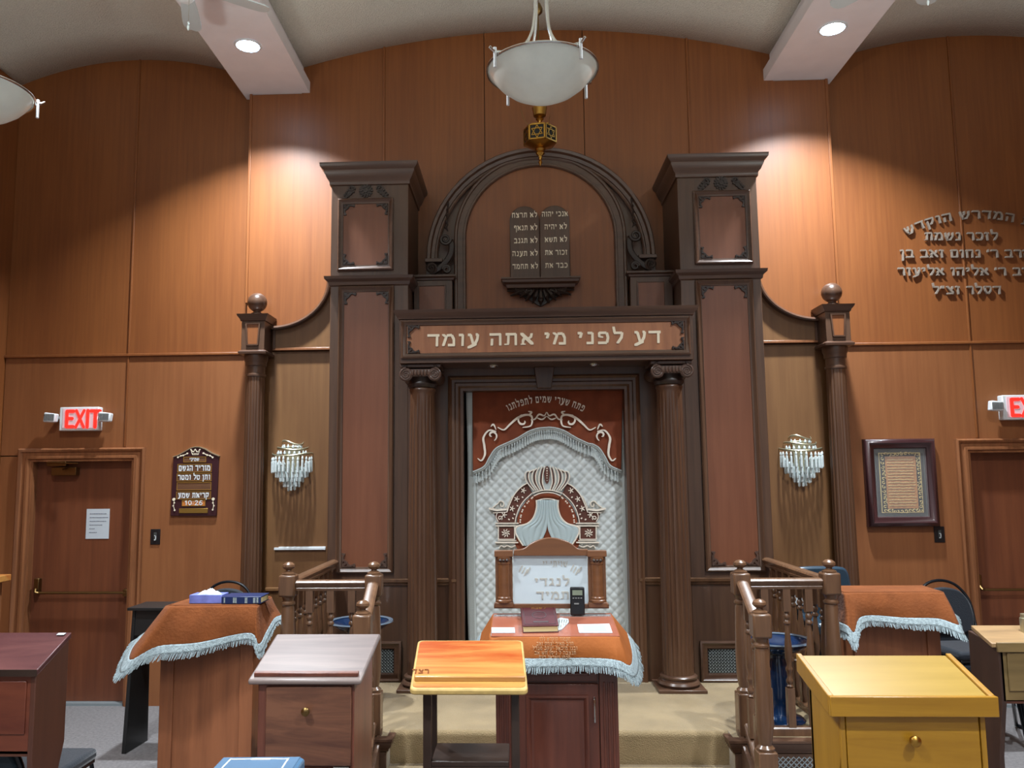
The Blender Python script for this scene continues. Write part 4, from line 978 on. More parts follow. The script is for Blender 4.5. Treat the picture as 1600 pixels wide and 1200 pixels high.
obj('name_plate', MB().box(a, c, PYB-.005, PYB, b, d), 'brass_plate', pb, bevel=.004)
cr_ = MB(); P_ = lambda l: [Zb(*p) for p in l]
for l in ([(375, 115), (395, 175), (470, 175), (492, 115)], [(375, 115), (410, 140), (430, 100), (455, 140), (492, 115)], [(390, 160), (475, 160)]): cr_.stroke(P_(l), .005, PYB-.007, PYB, nib=6)
for u in (375, 430, 492): p = Zb(u, 108); cr_.disc(p[0], p[1], .006, PYB-.008, PYB, 8)
obj('crown_emblem', cr_, 'cream', pb, flat=True)
for l in ([(200, 210), (240, 190), (270, 185), (325, 160)], [(540, 155), (590, 180), (630, 188), (665, 212)]):
    q = MB().stroke(P_(l), .005, PYB-.006, PYB, nib=6)
    for p in P_(l): q.disc(p[0], p[1], .008, PYB-.007, PYB, 6)
    obj('leaf_spray', q, 'cream', pb, flat=True)
for l in ([(145, 775), (150, 820), (138, 860), (155, 920)], [(672, 770), (668, 820), (680, 860), (665, 912)]):
    q = MB().stroke(P_(l), .004, PYB-.006, PYB, nib=6)
    for i_, p in enumerate(P_(l)): q.disc(p[0], p[1], .013 if i_ == 0 else .007, PYB-.007, PYB, 8)
    obj('flower_spray', q, 'cream', pb, flat=True)

# ================================================================== FRAMED PICTURE ON THE RIGHT WALL
pc = thing('framed_document', 'dark plum framed ornate gilt-bordered document hanging beside the right door', 'picture', (2.96, SW, 1.8))
FX0, FX1, FZ0, FZ1 = 2.665, 3.245, 1.445, 2.17
fy = SW-.06
obj('frame', MB().frame(FX0, FX1, FZ0, FZ1, [(0, SW), (0, SW-.04), (.012, fy), (.035, fy-.01), (.055, fy+.005), (.075, fy+.012), (.08, fy+.03), (.085, fy+.035)]), 'frame', pc)
obj('grey_mount', MB().box(FX0+.08, FX1-.08, SW-.022, SW-.014, FZ0+.08, FZ1-.08), 'mat_grey', pc)
obj('black_mount', MB().box(FX0+.098, FX1-.098, SW-.026, SW-.02, FZ0+.12, FZ1-.12), 'mat_black', pc)
obj('mount_border', MB().frame(FX0+.12, FX1-.12, FZ0+.115, FZ1-.115, [(0, SW-.022), (0, SW-.029), (.006, SW-.029), (.006, SW-.024)]), 'filigree', pc)
dx0, dx1, dz0, dz1 = 2.815, 3.105, 1.575, 2.045
obj('document', MB().box(dx0+.02, dx1-.02, SW-.03, SW-.024, dz0+.02, dz1-.02), 'script', pc)
q = MB()
for k in range(46):
    u = k/46*2*(dx1-dx0+dz1-dz0); w_, h_ = dx1-dx0, dz1-dz0
    p = (dx0+u, dz0) if u < w_ else (dx1, dz0+u-w_) if u < w_+h_ else (dx1-(u-w_-h_), dz1) if u < 2*w_+h_ else (dx0, dz1-(u-2*w_-h_))
    q.stroke(spiral(p[0], p[1], .016, .004, k, k+5, 8), .005, SW-.036, SW-.026, nib=5)
obj('filigree_border', q, 'filigree', pc, flat=True, kind='stuff')
q = MB()
for r_ in range(17):
    z = dz1-.05-r_*.0235; x = dx0+.035
    while x < dx1-.045:
        wd = random.uniform(.006, .02); q.stroke([(x, z+random.uniform(-.002, .004)), (x+wd, z+random.uniform(-.002, .004))], .005, SW-.034, SW-.028, nib=4); x += wd+.006
obj('document_text', q, 'filigree', pc, flat=True, kind='stuff')
obj('glass_pane', MB().box(FX0+.08, FX1-.08, SW-.042, SW-.039, FZ0+.08, FZ1-.08), 'glass', pc)

# ================================================================== RAISED WALL INSCRIPTION (right)
wi = thing('wall_inscription', 'five lines of raised pewter Hebrew letters on the upper right wall', 'inscription', (3.65, SW, 3.7))
def Wp(px, py): p = U(px, py, Y=SW-.02); return p.x, p.z
def put(qs):
    for q in qs: obj('letter', q, 'silver_letter', wi, flat=True)
LY0, LY1 = SW-.028, SW-.008
def line(text, pxl, pxr, py, h, mul=1):
    (xl, zl), (xr, zr) = Wp(pxl, py), Wp(pxr, py); put(text_line(text, xr, zr, h, LY0, LY1, xr-xl, bold=.9, slope=(zr-zl)/(xr-xl)))
cxa = (Wp(1395, 360)[0]+Wp(1612, 360)[0])/2
R_ = 1.3
put(text_arc('בית המדרש הוקדש', 3.725, 4.045-R_, R_, 0, .075, LY0, LY1, width=1.22, bold=.9))
line('לזכר נשמת', 1445, 1560, 376, .074)
line("הרב ר' נחום זאב בן", 1407, 1612, 403, .074)
line("הרב ר' אליהו אליעזר", 1403, 1625, 431, .074)
line('דסלר זצ"ל', 1457, 1565, 460, .074)

# ================================================================== PENDANTS, LAMP, FANS
def pendant(x, y, z, label, r=.24):
    t = thing('bowl_pendant', label, 'ceiling light', (x, y, z), group='hanging glass bowl lights')
    prof = [(.004, -.125), (.05, -.122), (.1, -.108), (.15, -.082), (.19, -.05), (.215, -.02), (r-.006, .008), (r-.012, .008), (.2, -.02), (.14, -.075), (.004, -.115)]
    obj('glass_bowl', MB().lathe(prof, x, y, z, 64), 'bowl', t, angle=60)
    obj('rim_ring', MB().tube([(x+r*cos(a), y+r*sin(a), z+.006) for a in [2*pi*k/64 for k in range(65)]], .0055, 8), 'chrome', t)
    for k in range(4):
        a = radians(37+90*k); c, s_ = cos(a), sin(a)
        obj('post', MB().lathe([(.001, -.055), (.007, -.052), (.007, .035), (.001, .038)], x+(r+.012)*c, y+(r+.012)*s_, z, 10), 'white', t)
        arm = smooth([(x+(r+.04)*c, y+(r+.04)*s_, z+.03), (x+r*c, y+r*s_, z+.02), (x+.12*c, y+.12*s_, z+.07), (x+.045*c, y+.045*s_, z+.2), (x+.03*c, y+.03*s_, z+.45), (x+.012*c, y+.012*s_, z+.62)], 6)
        obj('arm_rod', MB().tube(arm, .0065, 8), 'chrome', t)
    obj('stem', MB().tube([(x, y, z+.55), (x, y, 5.75)], .008, 8), 'chrome', t)
    obj('hub', MB().lathe([(.008, .55), (.03, .56), (.034, .6), (.02, .64), (.008, .66)], x, y, z, 20), 'chrome', t)
    obj('canopy', MB().lathe([(.06, 5.80), (.06, 5.785), (.045, 5.76), (.01, 5.75)], x, y, 0, 24), 'chrome', t)
    return t
pendant(-.088, 3.4, 3.625, 'frosted glass bowl pendant hanging in front of the ark')
pendant(-2.62, 3.4, 3.60, 'frosted glass bowl pendant cut off at the left edge')

nt_ = thing('eternal_light', 'brass hexagonal lantern with six-pointed stars hanging above the arch', 'lamp', (-.02, 5.75, 4.35))
lx, ly = -.025, 5.75
obj('chain_rod', MB().tube([(lx, ly, 4.56), (lx, ly, 5.8)], .006, 8), 'brass_dark', nt_)
obj('collar', MB().lathe([(.012, 5.28), (.032, 5.3), (.036, 5.33), (.02, 5.37), (.008, 5.38)], lx, ly, 0, 16), 'brass_dark', nt_)
obj('cup', MB().lathe([(.012, 4.44), (.016, 4.46), (.03, 4.475), (.02, 4.485), (.045, 4.50), (.055, 4.56), (.05, 4.56), (.02, 4.5)], lx, ly, 0, 20), 'gold', nt_)
obj('stem', MB().lathe([(.008, 4.395), (.014, 4.40), (.01, 4.42), (.014, 4.45), (.008, 4.47)], lx, ly, 0, 16), 'gold', nt_)
R6 = .118; z0_, z1_ = 4.285, 4.40
for k in range(6):
    a0 = -pi/2-pi/6-radians(13)+k*pi/3; a1 = a0+pi/3; am = (a0+a1)/2
    p0 = Vector((lx+R6*cos(a0), ly+R6*sin(a0), 0)); p1 = Vector((lx+R6*cos(a1), ly+R6*sin(a1), 0)); n_ = Vector((cos(am), sin(am), 0))
    def FN(u, v, d, p0=p0, p1=p1, n_=n_): q_ = p0.lerp(p1, u)+n_*d; return (q_.x, q_.y, z0_+(z1_-z0_)*v)
    obj('dark_pane', MB().prism([(.04, .04), (.96, .04), (.96, .96), (.04, .96)], -.004, 0, FN), 'mat_black', nt_)
    st2 = MB().stroke([(.04, .04), (.96, .04), (.96, .96), (.04, .96), (.04, .04)], .08, -.004, .006, FN, nib=4)
    for sg in (1, -1):
        tri = [(.5+.38*cos(pi/2*sg+2*pi*j/3), .5+.4*sin(pi/2*sg+2*pi*j/3)) for j in range(4)]; st2.stroke(tri, .05, 0, .005, FN, nib=4)
    obj('star_panel', st2, 'gold', nt_, flat=True)
obj('top_plate', MB().lathe([(.118, 4.398), (.118, 4.404), (.01, 4.41)], lx, ly, 0, 6), 'gold', nt_, flat=True)
obj('finial', MB().lathe([(.11, 4.285), (.08, 4.27), (.035, 4.255), (.04, 4.245), (.028, 4.23), (.034, 4.215), (.012, 4.195), (.014, 4.175), (.008, 4.165), (.015, 4.15), (.008, 4.135), (.001, 4.12)], lx, ly, 0, 18), 'gold', nt_)
obj('wire', MB().tube(smooth([(lx-.0, ly, 4.42), (lx-.07, ly, 4.425), (lx-.11, ly, 4.47), (lx-.13, ly, 4.53), (lx-.14, ly, 4.56)], 5), .002, 5).tube(smooth([(lx, ly, 4.42), (lx+.06, ly, 4.43), (lx+.07, ly, 4.48), (lx+.08, ly, 4.5)], 5), .002, 5), 'brass_dark', nt_)

def fan(x, y, z, a0, label, chain):
    t = thing('ceiling_fan', label, 'fan', (x, y, z), group='ceiling fans at the top of the picture')
    obj('motor', MB().lathe([(.02, .12), (.1, .1), (.13, .05), (.13, -.02), (.08, -.06), (.05, -.1), (.001, -.11)], x, y, z, 32), 'white', t)
    obj('rod', MB().tube([(x, y, z+.1), (x, y, 5.72)], .013, 10), 'white', t)
    for k in range(5):
        a = a0+2*pi*k/5; c, s_ = cos(a), sin(a); P = []
        for u, wd in ((.14, .04), (.25, .052), (.42, .062), (.5, .06), (.535, .045), (.55, .02)): P.append((u, wd))
        vs_ = [(x+u*c-wd*s_, y+u*s_+wd*c, z+wd*.15) for u, wd in P]+[(x+u*c+wd*s_, y+u*s_-wd*c, z-wd*.15) for u, wd in P[::-1]]
        mb = MB(); mb.add(vs_, [tuple(range(12))]); obj('blade', mb, 'blade', t, solid=.008, flat=True)
        obj('blade_iron', MB().tube([(x+.1*c, y+.1*s_, z-.02), (x+.2*c, y+.2*s_, z-.005)], .012, 6), 'white', t)
    if chain:
        cx, cy, cz = chain
        obj('pull_chain', MB().tube([(x, y, z-.1), (cx, cy, z-.105), (cx, cy, cz+.05)], .0018, 5), 'chrome', t)
        obj('chain_crystal', MB().lathe([(.001, .05), (.006, .04), (.003, .03), (.009, .012), (.006, -.006), (.001, -.012)], cx, cy, cz, 8), 'crystal', t, flat=True)
    return t
fz = 5.05
p = U(294, 45, Y=4.80); fan(-2.32, 4.89, fz, radians(106.6), 'white ceiling fan under the left beam, two blade tips showing', (p.x, 4.80, p.z))
p = U(1450, 6, Y=4.86); fan(2.29, 4.92, fz, radians(126.4), 'white ceiling fan under the right beam, one blade tip showing', (p.x, 4.86, p.z))

# ================================================================== RAILINGS
def newel_parts(t, x, y, z0, zt, sh):
    b = .05
    obj('newel_post', MB().lathe([(b*.9, z0+sh), (b*.95, z0+sh+.015), (.032, z0+sh+.03), (.036, z0+sh+.045), (.044, z0+sh+.1), (.046, (z0+zt)/2), (.038, zt-.2), (.034, zt-.185), (.044, zt-.175), (.044, zt-.165), (.032, zt-.155), (.038, zt-.135), (.046, zt-.128)], x, y, 0, 24), 'rail', t)
    obj('newel_block', MB().box(x-b, x+b, y-b, y+b, z0, z0+sh), 'rail', t, bevel=.006)
    obj('newel_block', MB().box(x-b, x+b, y-b, y+b, zt-.13, zt), 'rail', t, bevel=.012)
    obj('finial', MB().lathe([(.04, zt-.002), (.042, zt+.006), (.03, zt+.014), (.018, zt+.02), (.016, zt+.026), (.03, zt+.034), (.038, zt+.046), (.036, zt+.058), (.022, zt+.07), (.001, zt+.075)], x, y, 0, 24), 'rail', t)
def baluster_mesh(z0, z1, name, t, locs):
    h = z1-z0; q = MB(); b = .021
    q.box(-b, b, -b, b, z1-.165*h, z1).box(-b, b, -b, b, z0, z0+.28*h)
    a = z0+.28*h; c = z1-.165*h
    q.lathe([(.012, a), (.02, a+.01), (.013, a+.02), (.02, a+.035), (.02, a+.045), (.012, a+.06), (.014, a+.085), (.021, a+.1), (.021, a+.11), (.012, a+.13), (.022, a+.17), (.021, a+.24), (.011, c-.08), (.02, c-.07), (.02, c-.06), (.012, c-.05), (.02, c-.035), (.02, c-.025), (.012, c-.012), (.014, c)], 0, 0, 0, 12)
    o = obj('baluster', q, 'rail', t, local=True); L = [Vector(l)-Vector((ORG[t].x, ORG[t].y, ORG[t].z)) for l in locs]
    o.location = L[0]; rep(o, L[1:])
def rail_sweep(t, name, p0, p1, prof, m='rail'):
    p0, p1 = Vector(p0), Vector(p1); d = (p1-p0); f = Vector((d.x, d.y, 0)).normalized(); r = Vector((f.y, -f.x, 0)); n = len(prof)
    vs = [tuple(p+r*a+Vector((0, 0, b))) for p in (p0, p1) for a, b in prof]
    obj(name, MB().add(vs, [tuple(range(n)), tuple(range(2*n-1, n-1, -1))]+[(i, (i+1) % n, (i+1) % n+n, i+n) for i in range(n)]), m, t, angle=30)
HR = [(-.022, -.06), (-.026, -.045), (-.022, -.04), (-.034, -.022), (-.036, -.012), (-.028, -.002), (-.012, .002), (.012, .002), (.028, -.002), (.036, -.012), (.034, -.022), (.022, -.04), (.026, -.045), (.022, -.06)]
BRP = [(-.026, 0), (-.026, .04), (-.018, .048), (.018, .048), (.026, .04), (.026, 0)]
def railing(s, label):
    xo, xi, yf, yn = s*1.61-.0, s*1.09, 5.0, 4.60
    t = thing('balustrade', label, 'railing', (s*1.35, 5.0, H), group='turned railings at either side of the platform')
    newel_parts(t, xo, yf, H, 1.305, .24); newel_parts(t, xi, yf, H, 1.305, .24); newel_parts(t, s*1.082, yn, 0, 1.135, .42)
    ht = 1.27
    rail_sweep(t, 'handrail', (xo-s*.05, yf, ht), (xi+s*.05, yf, ht), HR)
    rail_sweep(t, 'handrail', (xo, yf+.05, ht), (xo, T-.001, ht), HR)
    rail_sweep(t, 'handrail', (xi, yf-.05, 1.262), (s*1.082, yn+.05, 1.105), HR)
    rail_sweep(t, 'bottom_rail', (xo-s*.05, yf, H), (xi+s*.05, yf, H), BRP)
    rail_sweep(t, 'bottom_rail', (xo, yf+.05, H), (xo, T-.001, H), BRP)
    rail_sweep(t, 'bottom_rail', (xi, yf-.05, .41), (s*1.082, yn+.05, .22), BRP)
    baluster_mesh(0, ht-.06-H-.045, 'baluster', t, [(s*x, yf, H+.045) for x in (1.222, 1.35, 1.478)]+[(xo, yf+.14+k*.135, H+.045) for k in range(8)])
    baluster_mesh(0, .775, 'baluster', t, [(s*1.088, 4.865, .405), (s*1.085, 4.735, .345)])
    a, b = sorted((xo+s*.07, xi-s*.09))
    obj('skirt_moulding', MB().cornice(a, b, PF, PF+.1, [(0, .30), (.012, .305), (.016, .32), (.03, .335), (.034, .36), (.04, .365), (.04, .378), (0, .379)]), 'trim', t)
    obj('skirt_board', MB().box(a, b, PF-.012, PF-.001, 0, .30), 'trim_v', t)
    obj('lattice', lattice(MB(), a+.05, b-.05, .05, .285, PF-.014, p=.03, w=.006), 'grille', t, kind='stuff', flat=True)
    obj('stringer', MB().prism([(4.58, .0), (5.0, .0), (5.0, .41), (4.62, .22), (4.58, .22)], s*1.035, s*1.06, lambda u, v, d: (d, u, v)), 'trim_v', t)
railing(-1, 'turned timber railing with newel posts at the left of the platform steps')
railing(1, 'turned timber railing with newel posts at the right of the platform steps')

# ================================================================== BLUE PEDESTAL BOWLS
def pedestal(x, y, rim, label):
    t = thing('pedestal_bowl', label, 'pedestal', (x, y, H), group='tall blue pedestal bowls')
    obj('stem', MB().lathe([(.001, 0), (.15, .002), (.155, .014), (.14, .03), (.07, .05), (.055, .08), (.062, .12), (.075, .22), (.07, .32), (.055, .38), (.07, rim-H-.1), (.08, rim-H-.075)], x, y, H, 40), 'blue_gloss', t)
    obj('bowl', MB().lathe([(.001, -.085), (.08, -.08), (.14, -.055), (.19, -.02), (.2, .0), (.185, .0), (.12, -.03), (.001, -.045)], x, y, rim, 48), 'blue_gloss', t)
    obj('rim', MB().lathe([(.186, -.001), (.2, -.008), (.222, 0), (.218, .008), (.19, .004)], x, y, rim, 48, cap=False), 'blue_rim', t)
pedestal(-1.305, 5.72, .905, 'blue glazed pedestal bowl behind the left railing')
pedestal(1.36, 5.27, .865, 'blue glazed pedestal bowl behind the right railing')

# ================================================================== CHAIRS
def stack_chair(x, y, z, rz, label, group, m='seat_navy'):
    t = thing('stacking_chair', label, 'chair', (x, y, z), rz, group)
    W = .21
    st = MB().box(-W, W, -.2, .22, .425, .485); obj('seat', st, m, t, local=True, bevel=.022)
    def back(u, v):
        a = pi*u; xx = .185*cos(a)*(1 if v < .55 else 1); return (xx, 0, 0)
    pts = [(-.185, .56), (-.195, .66), (-.175, .76), (-.12, .83), (-.04, .855), (.04, .855), (.12, .83), (.175, .76), (.195, .66), (.185, .56), (.1, .53), (-.1, .53)]
    fb = lambda u, v, d: (u, -.235+d-(v-.5)*.14, v)
    obj('backrest', MB().prism(sm2(pts, 3), 0, .045, fb), m, t, local=True, bevel=.012)
    hoop = smooth([(-.19, -.17, .44), (-.21, -.23, .6), (-.2, -.27, .76), (-.12, -.295, .87), (0, -.3, .905), (.12, -.295, .87), (.2, -.27, .76), (.21, -.23, .6), (.19, -.17, .44)], 6)
    obj('back_hoop', MB().tube(hoop, .011, 8), 'black_metal', t, local=True)
    for sx in (-1, 1):
        obj('leg', MB().tube([(sx*.19, -.17, .44), (sx*.2, -.22, .2), (sx*.21, -.26, 0)], .011, 8), 'black_metal', t, local=True)
        obj('leg', MB().tube([(sx*.19, .19, .43), (sx*.2, .23, .2), (sx*.21, .26, 0)], .011, 8), 'black_metal', t, local=True)
    obj('seat_frame', MB().box(-.2, .2, -.19, .21, .41, .428), 'black_metal', t, local=True, bevel=.004)
    return t
names_r = ['lowest', 'second from the bottom', 'third from the bottom']
c0_ = stack_chair(3.0, 6.2, 0, pi+.1, 'dark navy stacking chair, lowest of the stack before the picture wall', 'navy chairs stacked at the right')
for k, lb in ((1, 'dark navy stacking chair, middle of the stack before the picture wall'), (2, 'dark navy stacking chair, topmost of the stack before the picture wall')):
    dup(c0_, (3.0-.005*k, 6.2-.02*k, .085*k), lb)
for k, lb in ((0, 'black stacking chair, lower of the pair behind the left covered lectern'), (1, 'black stacking chair, upper of the pair behind the left covered lectern')):
    dup(c0_, (-2.52, 6.25, .085*k+.085*k), lb, rotz=pi, group='chairs behind the left lectern')
dup(c0_, (-2.66, 4.2, 0), 'dark teal chair with rounded seat beside the maroon desk', rotz=-pi/2, group='chairs at the maroon desk')
t = stack_chair(-2.44, 3.64, 0, 0, 'dark upholstered chair tucked under the maroon desk', 'chairs at the maroon desk', 'seat_teal')
dup(c0_, (2.95, 4.25, 0), 'dark navy chair at the lower right corner beyond the brown desk', rotz=pi*.9, group='chairs at the right edge')
# blue vinyl high-back chair on the platform edge
bc = thing('vinyl_chair', 'slate blue vinyl chair with a white tag behind the right railing', 'chair', (2.03, 6.2, H))
obj('backrest', MB().prism(sm2([(1.83, .92), (1.82, 1.1), (1.84, 1.18), (1.9, 1.2), (2.14, 1.2), (2.205, 1.17), (2.225, 1.08), (2.225, .92), (1.83, .92)], 3), 6.26, 6.32), 'blue_vinyl', bc, bevel=.02)
obj('backrest', MB().box(1.83, 2.22, 6.26, 6.31, H+.42, .96), 'blue_vinyl', bc, bevel=.015)
obj('seat', MB().box(1.82, 2.23, 5.86, 6.26, H+.4, H+.48), 'blue_vinyl', bc, bevel=.025)
for sx in (1.85, 2.2):
    for sy in (5.9, 6.28): obj('leg', MB().tube([(sx, sy, H), (sx, sy, H+.41)], .012, 8), 'black_metal', bc)
obj('paper_tag', MB().box(1.80, 1.87, 6.245, 6.25, .93, 1.02), 'paper', bc)

# ================================================================== LECTERNS
def slab(q, FL, FR, BR, BL, t, down=None):
    d = Vector((0, 0, -t)); return q.hexa([tuple(p+d) for p in (FL, FR, BR, BL)]+[tuple(p) for p in (FL, FR, BR, BL)])
def bil(FL, FR, BR, BL): return lambda u, v: (FL*(1-u)+FR*u)*(1-v)+(BL*(1-u)+BR*u)*v
def face(mb, L, Rr, u0, u1, z0, z1, dy0, dy1):
    """a plate on the front face between foot points L and R, fractions u0..u1, heights z0..z1"""
    n = Vector((-(Rr.y-L.y), Rr.x-L.x, 0)).normalized()*-1
    if n.y > 0: n = -n
    A, B = L*(1-u0)+Rr*u0, L*(1-u1)+Rr*u1
    P = lambda p, z, d: (p.x+n.x*d, p.y+n.y*d, z)
    return mb.hexa([P(A, z0, dy1), P(B, z0, dy1), P(B, z0, dy0), P(A, z0, dy0), P(A, z1, dy1), P(B, z1, dy1), P(B, z1, dy0), P(A, z1, dy0)])
# --- walnut lectern
FL, FR, BR, BL = U(387, 1062, Y=3.36), U(564, 1066, Y=3.36), U(595, 990, Y=3.76), U(432, 990, Y=3.76)
FR.z = FL.z; BR.z = BL.z
t = thing('book_stand', 'walnut slant-top lectern with greyed top and round knob', 'lectern', ((FL.x+FR.x)/2, 3.5, 0), group='bare wooden lecterns')
obj('top_board', slab(MB(), FL, FR, BR, BL, .022), 'walnut_top', t, bevel=.008)
bl = bil(FL, FR, BR, BL); q = MB()
a, b, c, d = bl(.04, .05), bl(.965, .05), bl(.965, .1), bl(.04, .1); up3 = Vector((0, 0, .016))
q.hexa([tuple(p) for p in (a, b, c, d)]+[tuple(p+up3) for p in (a, b, c, d)]); obj('book_ledge', q, 'walnut_side', t, bevel=.003)
L_, R__ = bl(.08, .06), bl(.93, .06); L_.z = R__.z = 0; L2, R2 = bl(.05, .95), bl(.93, .95); L2.z = R2.z = 0
zt = FL.z-.024
body = MB().hexa([(L_.x, L_.y, 0), (R__.x, R__.y, 0), (R2.x, R2.y, 0), (L2.x, L2.y, 0), (L_.x, L_.y, zt), (R__.x, R__.y, zt), (R2.x, R2.y, BL.z-.03), (L2.x, L2.y, BL.z-.03)])
obj('body', body, 'walnut_side', t, bevel=.003)
fd = obj('door_flap', face(MB(), L_, R__, .09, .975, .74, zt-.006, .0, .012), 'walnut', t, bevel=.003)
obj('lower_panel', face(MB(), L_, R__, .09, .975, .06, .732, .0, .012), 'walnut', t, bevel=.003)
kn = L_.lerp(R__, .52); obj('knob', MB().lathe([(.008, 0), (.008, -.012), (.016, -.02), (.017, -.03), (.01, -.036), (.001, -.037)], kn.x, kn.y-.012, .955, 20, axis='Y'), 'brass_dark', fd)
obj('hinge', face(MB(), L_, R__, .80, .96, .731, .738, .01, .016), 'chrome', t)
# --- pale pine lectern on a dark frame
FL, FR, BR, BL = U(640, 1078, Y=3.0), U(825, 1076, Y=3.0), U(817, 1000, Y=3.35), U(653, 1000, Y=3.35)
FL.z = FR.z = (FL.z+FR.z)/2; BR.z = BL.z
t = thing('book_stand', 'orange-stained pine lectern top on a dark open frame with a shelf', 'lectern', ((FL.x+FR.x)/2, 3.15, 0), group='bare wooden lecterns')
bl = bil(FL, FR, BR, BL)
def rounded_top(bl, t, r=.1, m=5):
    P = []
    for (cu, cv, a0) in ((r, r, pi), (1-r, r, 1.5*pi), (1-r, 1-r, 0), (r, 1-r, pi/2)):
        for k in range(m+1):
            a = a0+pi/2*k/m; P.append(bl(cu+r*cos(a), cv+r*sin(a)))
    n = len(P); dn_ = Vector((0, 0, -t))
    return MB().add([tuple(p) for p in P]+[tuple(p+dn_) for p in P], [tuple(range(n)), tuple(range(2*n-1, n-1, -1))]+[(i, (i+1) % n, (i+1) % n+n, i+n) for i in range(n)])
obj('top_board', rounded_top(bl, .022, .05), 'pale_edge', t, bevel=.006)
ins = lambda u, v: bl(.02+.96*u, .03+.94*v)+Vector((0, 0, .0015))
obj('veneer', rounded_top(ins, .004, .05), 'pale', t)
q = MB(); a, b, c, d = bl(.03, .13), bl(.985, .13), bl(.985, .19), bl(.03, .19); up3 = Vector((0, 0, .02))
q.hexa([tuple(p) for p in (a, b, c, d)]+[tuple(p+up3) for p in (a, b, c, d)]); obj('book_ledge', q, 'pale', t, bevel=.004)
q = MB(); base_ = bl(.1, .3); sl = (BL.z-FL.z)
for i_, (off_, wd, st) in enumerate(layout('רצד', .03)[0]):
    letter_into(q, st, .03, lambda u, v, o_=off_: (bl(.15, 0).x-o_+u-.02, v), 0, .001, lambda u, v, d: tuple(bl((u-FL.x)/(FR.x-FL.x), .28+v/.36)+Vector((0, 0, .003+d))), 1)
obj('carved_marks', q, 'velvet', t, flat=True, kind='stuff')
for u in (.1, .86):
    f_, b_ = bl(u, .2), bl(u, .85)
    obj('leg', MB().box(f_.x-.0, f_.x+.03, f_.y, f_.y+.03, .05, f_.z-.02), 'ironwood', t, bevel=.003)
    obj('leg', MB().box(f_.x-.0, f_.x+.03, b_.y-.03, b_.y, .05, b_.z-.024), 'ironwood', t, bevel=.003)
    obj('foot', MB().box(f_.x-.005, f_.x+.035, f_.y-.06, b_.y+.05, 0, .05), 'ironwood', t, bevel=.004)
f_, g_ = bl(.1, .2), bl(.86, .85)
obj('shelf', MB().box(f_.x+.03, g_.x, f_.y, g_.y-.02, .842, .86), 'ironwood', t, bevel=.003)
obj('shelf_apron', MB().box(f_.x+.03, g_.x, f_.y+.002, f_.y+.02, .815, .842), 'ironwood', t)
# --- golden oak lectern
FL, FR, BR, BL = U(1303, 1090, Y=2.9), U(1545, 1084, Y=2.9), U(1477, 1024, Y=3.21), U(1252, 1024, Y=3.21)
FR.z = FL.z; BR.z = BL.z
t = thing('book_stand', 'golden oak slant-top lectern with a round brass knob', 'lectern', ((FL.x+FR.x)/2, 3.05, 0), group='bare wooden lecterns')
obj('top_board', slab(MB(), FL, FR, BR, BL, .02), 'oak_top', t, bevel=.003)
e = Vector((.02, 0, 0)); ft = Vector((0, -.02, 0)); dz = Vector((0, 0, -.058)); up3 = Vector((0, 0, .008))
def board(a, b, o1, o2, m, nm):
    P = [a+dz, b+dz, b+dz+o2, a+dz+o1]; Q = [a+up3, b+up3, b+up3+o2, a+up3+o1]
    obj(nm, MB().hexa([tuple(p) for p in P]+[tuple(p) for p in Q]), m, t, bevel=.003)
board(FL+ft-e, FR+ft+e, -ft, -ft, 'oak', 'front_board')
board(FL-e, BL-e, e, e, 'oak_v', 'side_board'); board(FR, BR, e, e, 'oak_v', 'side_board')
L_, R__ = Vector((FL.x+.02, 2.925, 0)), Vector((FR.x-.012, 2.925, 0)); yb = 3.2
zt = FL.z-.058
sidep = [(2.925, zt), (yb, BL.z-.05), (yb, 0), (2.98, 0), (2.98, .6), (2.965, .8), (2.925, .93)]
for x in (L_.x, R__.x-.022):
    obj('side_panel', MB().prism([(a, b) for a, b in sidep], x, x+.022, lambda u, v, d: (d, u, v)), 'oak_v', t, bevel=.002)
obj('face_stile', face(MB(), L_, R__, .0, .035, .62, zt, .0, .014), 'oak_v', t, bevel=.002)
obj('face_stile', face(MB(), L_, R__, .965, 1.0, .62, zt, .0, .014), 'oak_v', t, bevel=.002)
fd = obj('flap_door', face(MB(), L_, R__, .042, .958, .66, zt-.004, -.004, .012), 'oak', t, bevel=.003)
obj('back_panel', MB().box(L_.x, R__.x, yb-.02, yb, 0, BL.z-.06), 'oak_v', t)
kn = L_.lerp(R__, .49); obj('knob', MB().lathe([(.008, 0), (.008, -.012), (.017, -.02), (.018, -.03), (.01, -.037), (.001, -.038)], kn.x, kn.y-.012, .99, 20, axis='Y'), 'gold', fd)
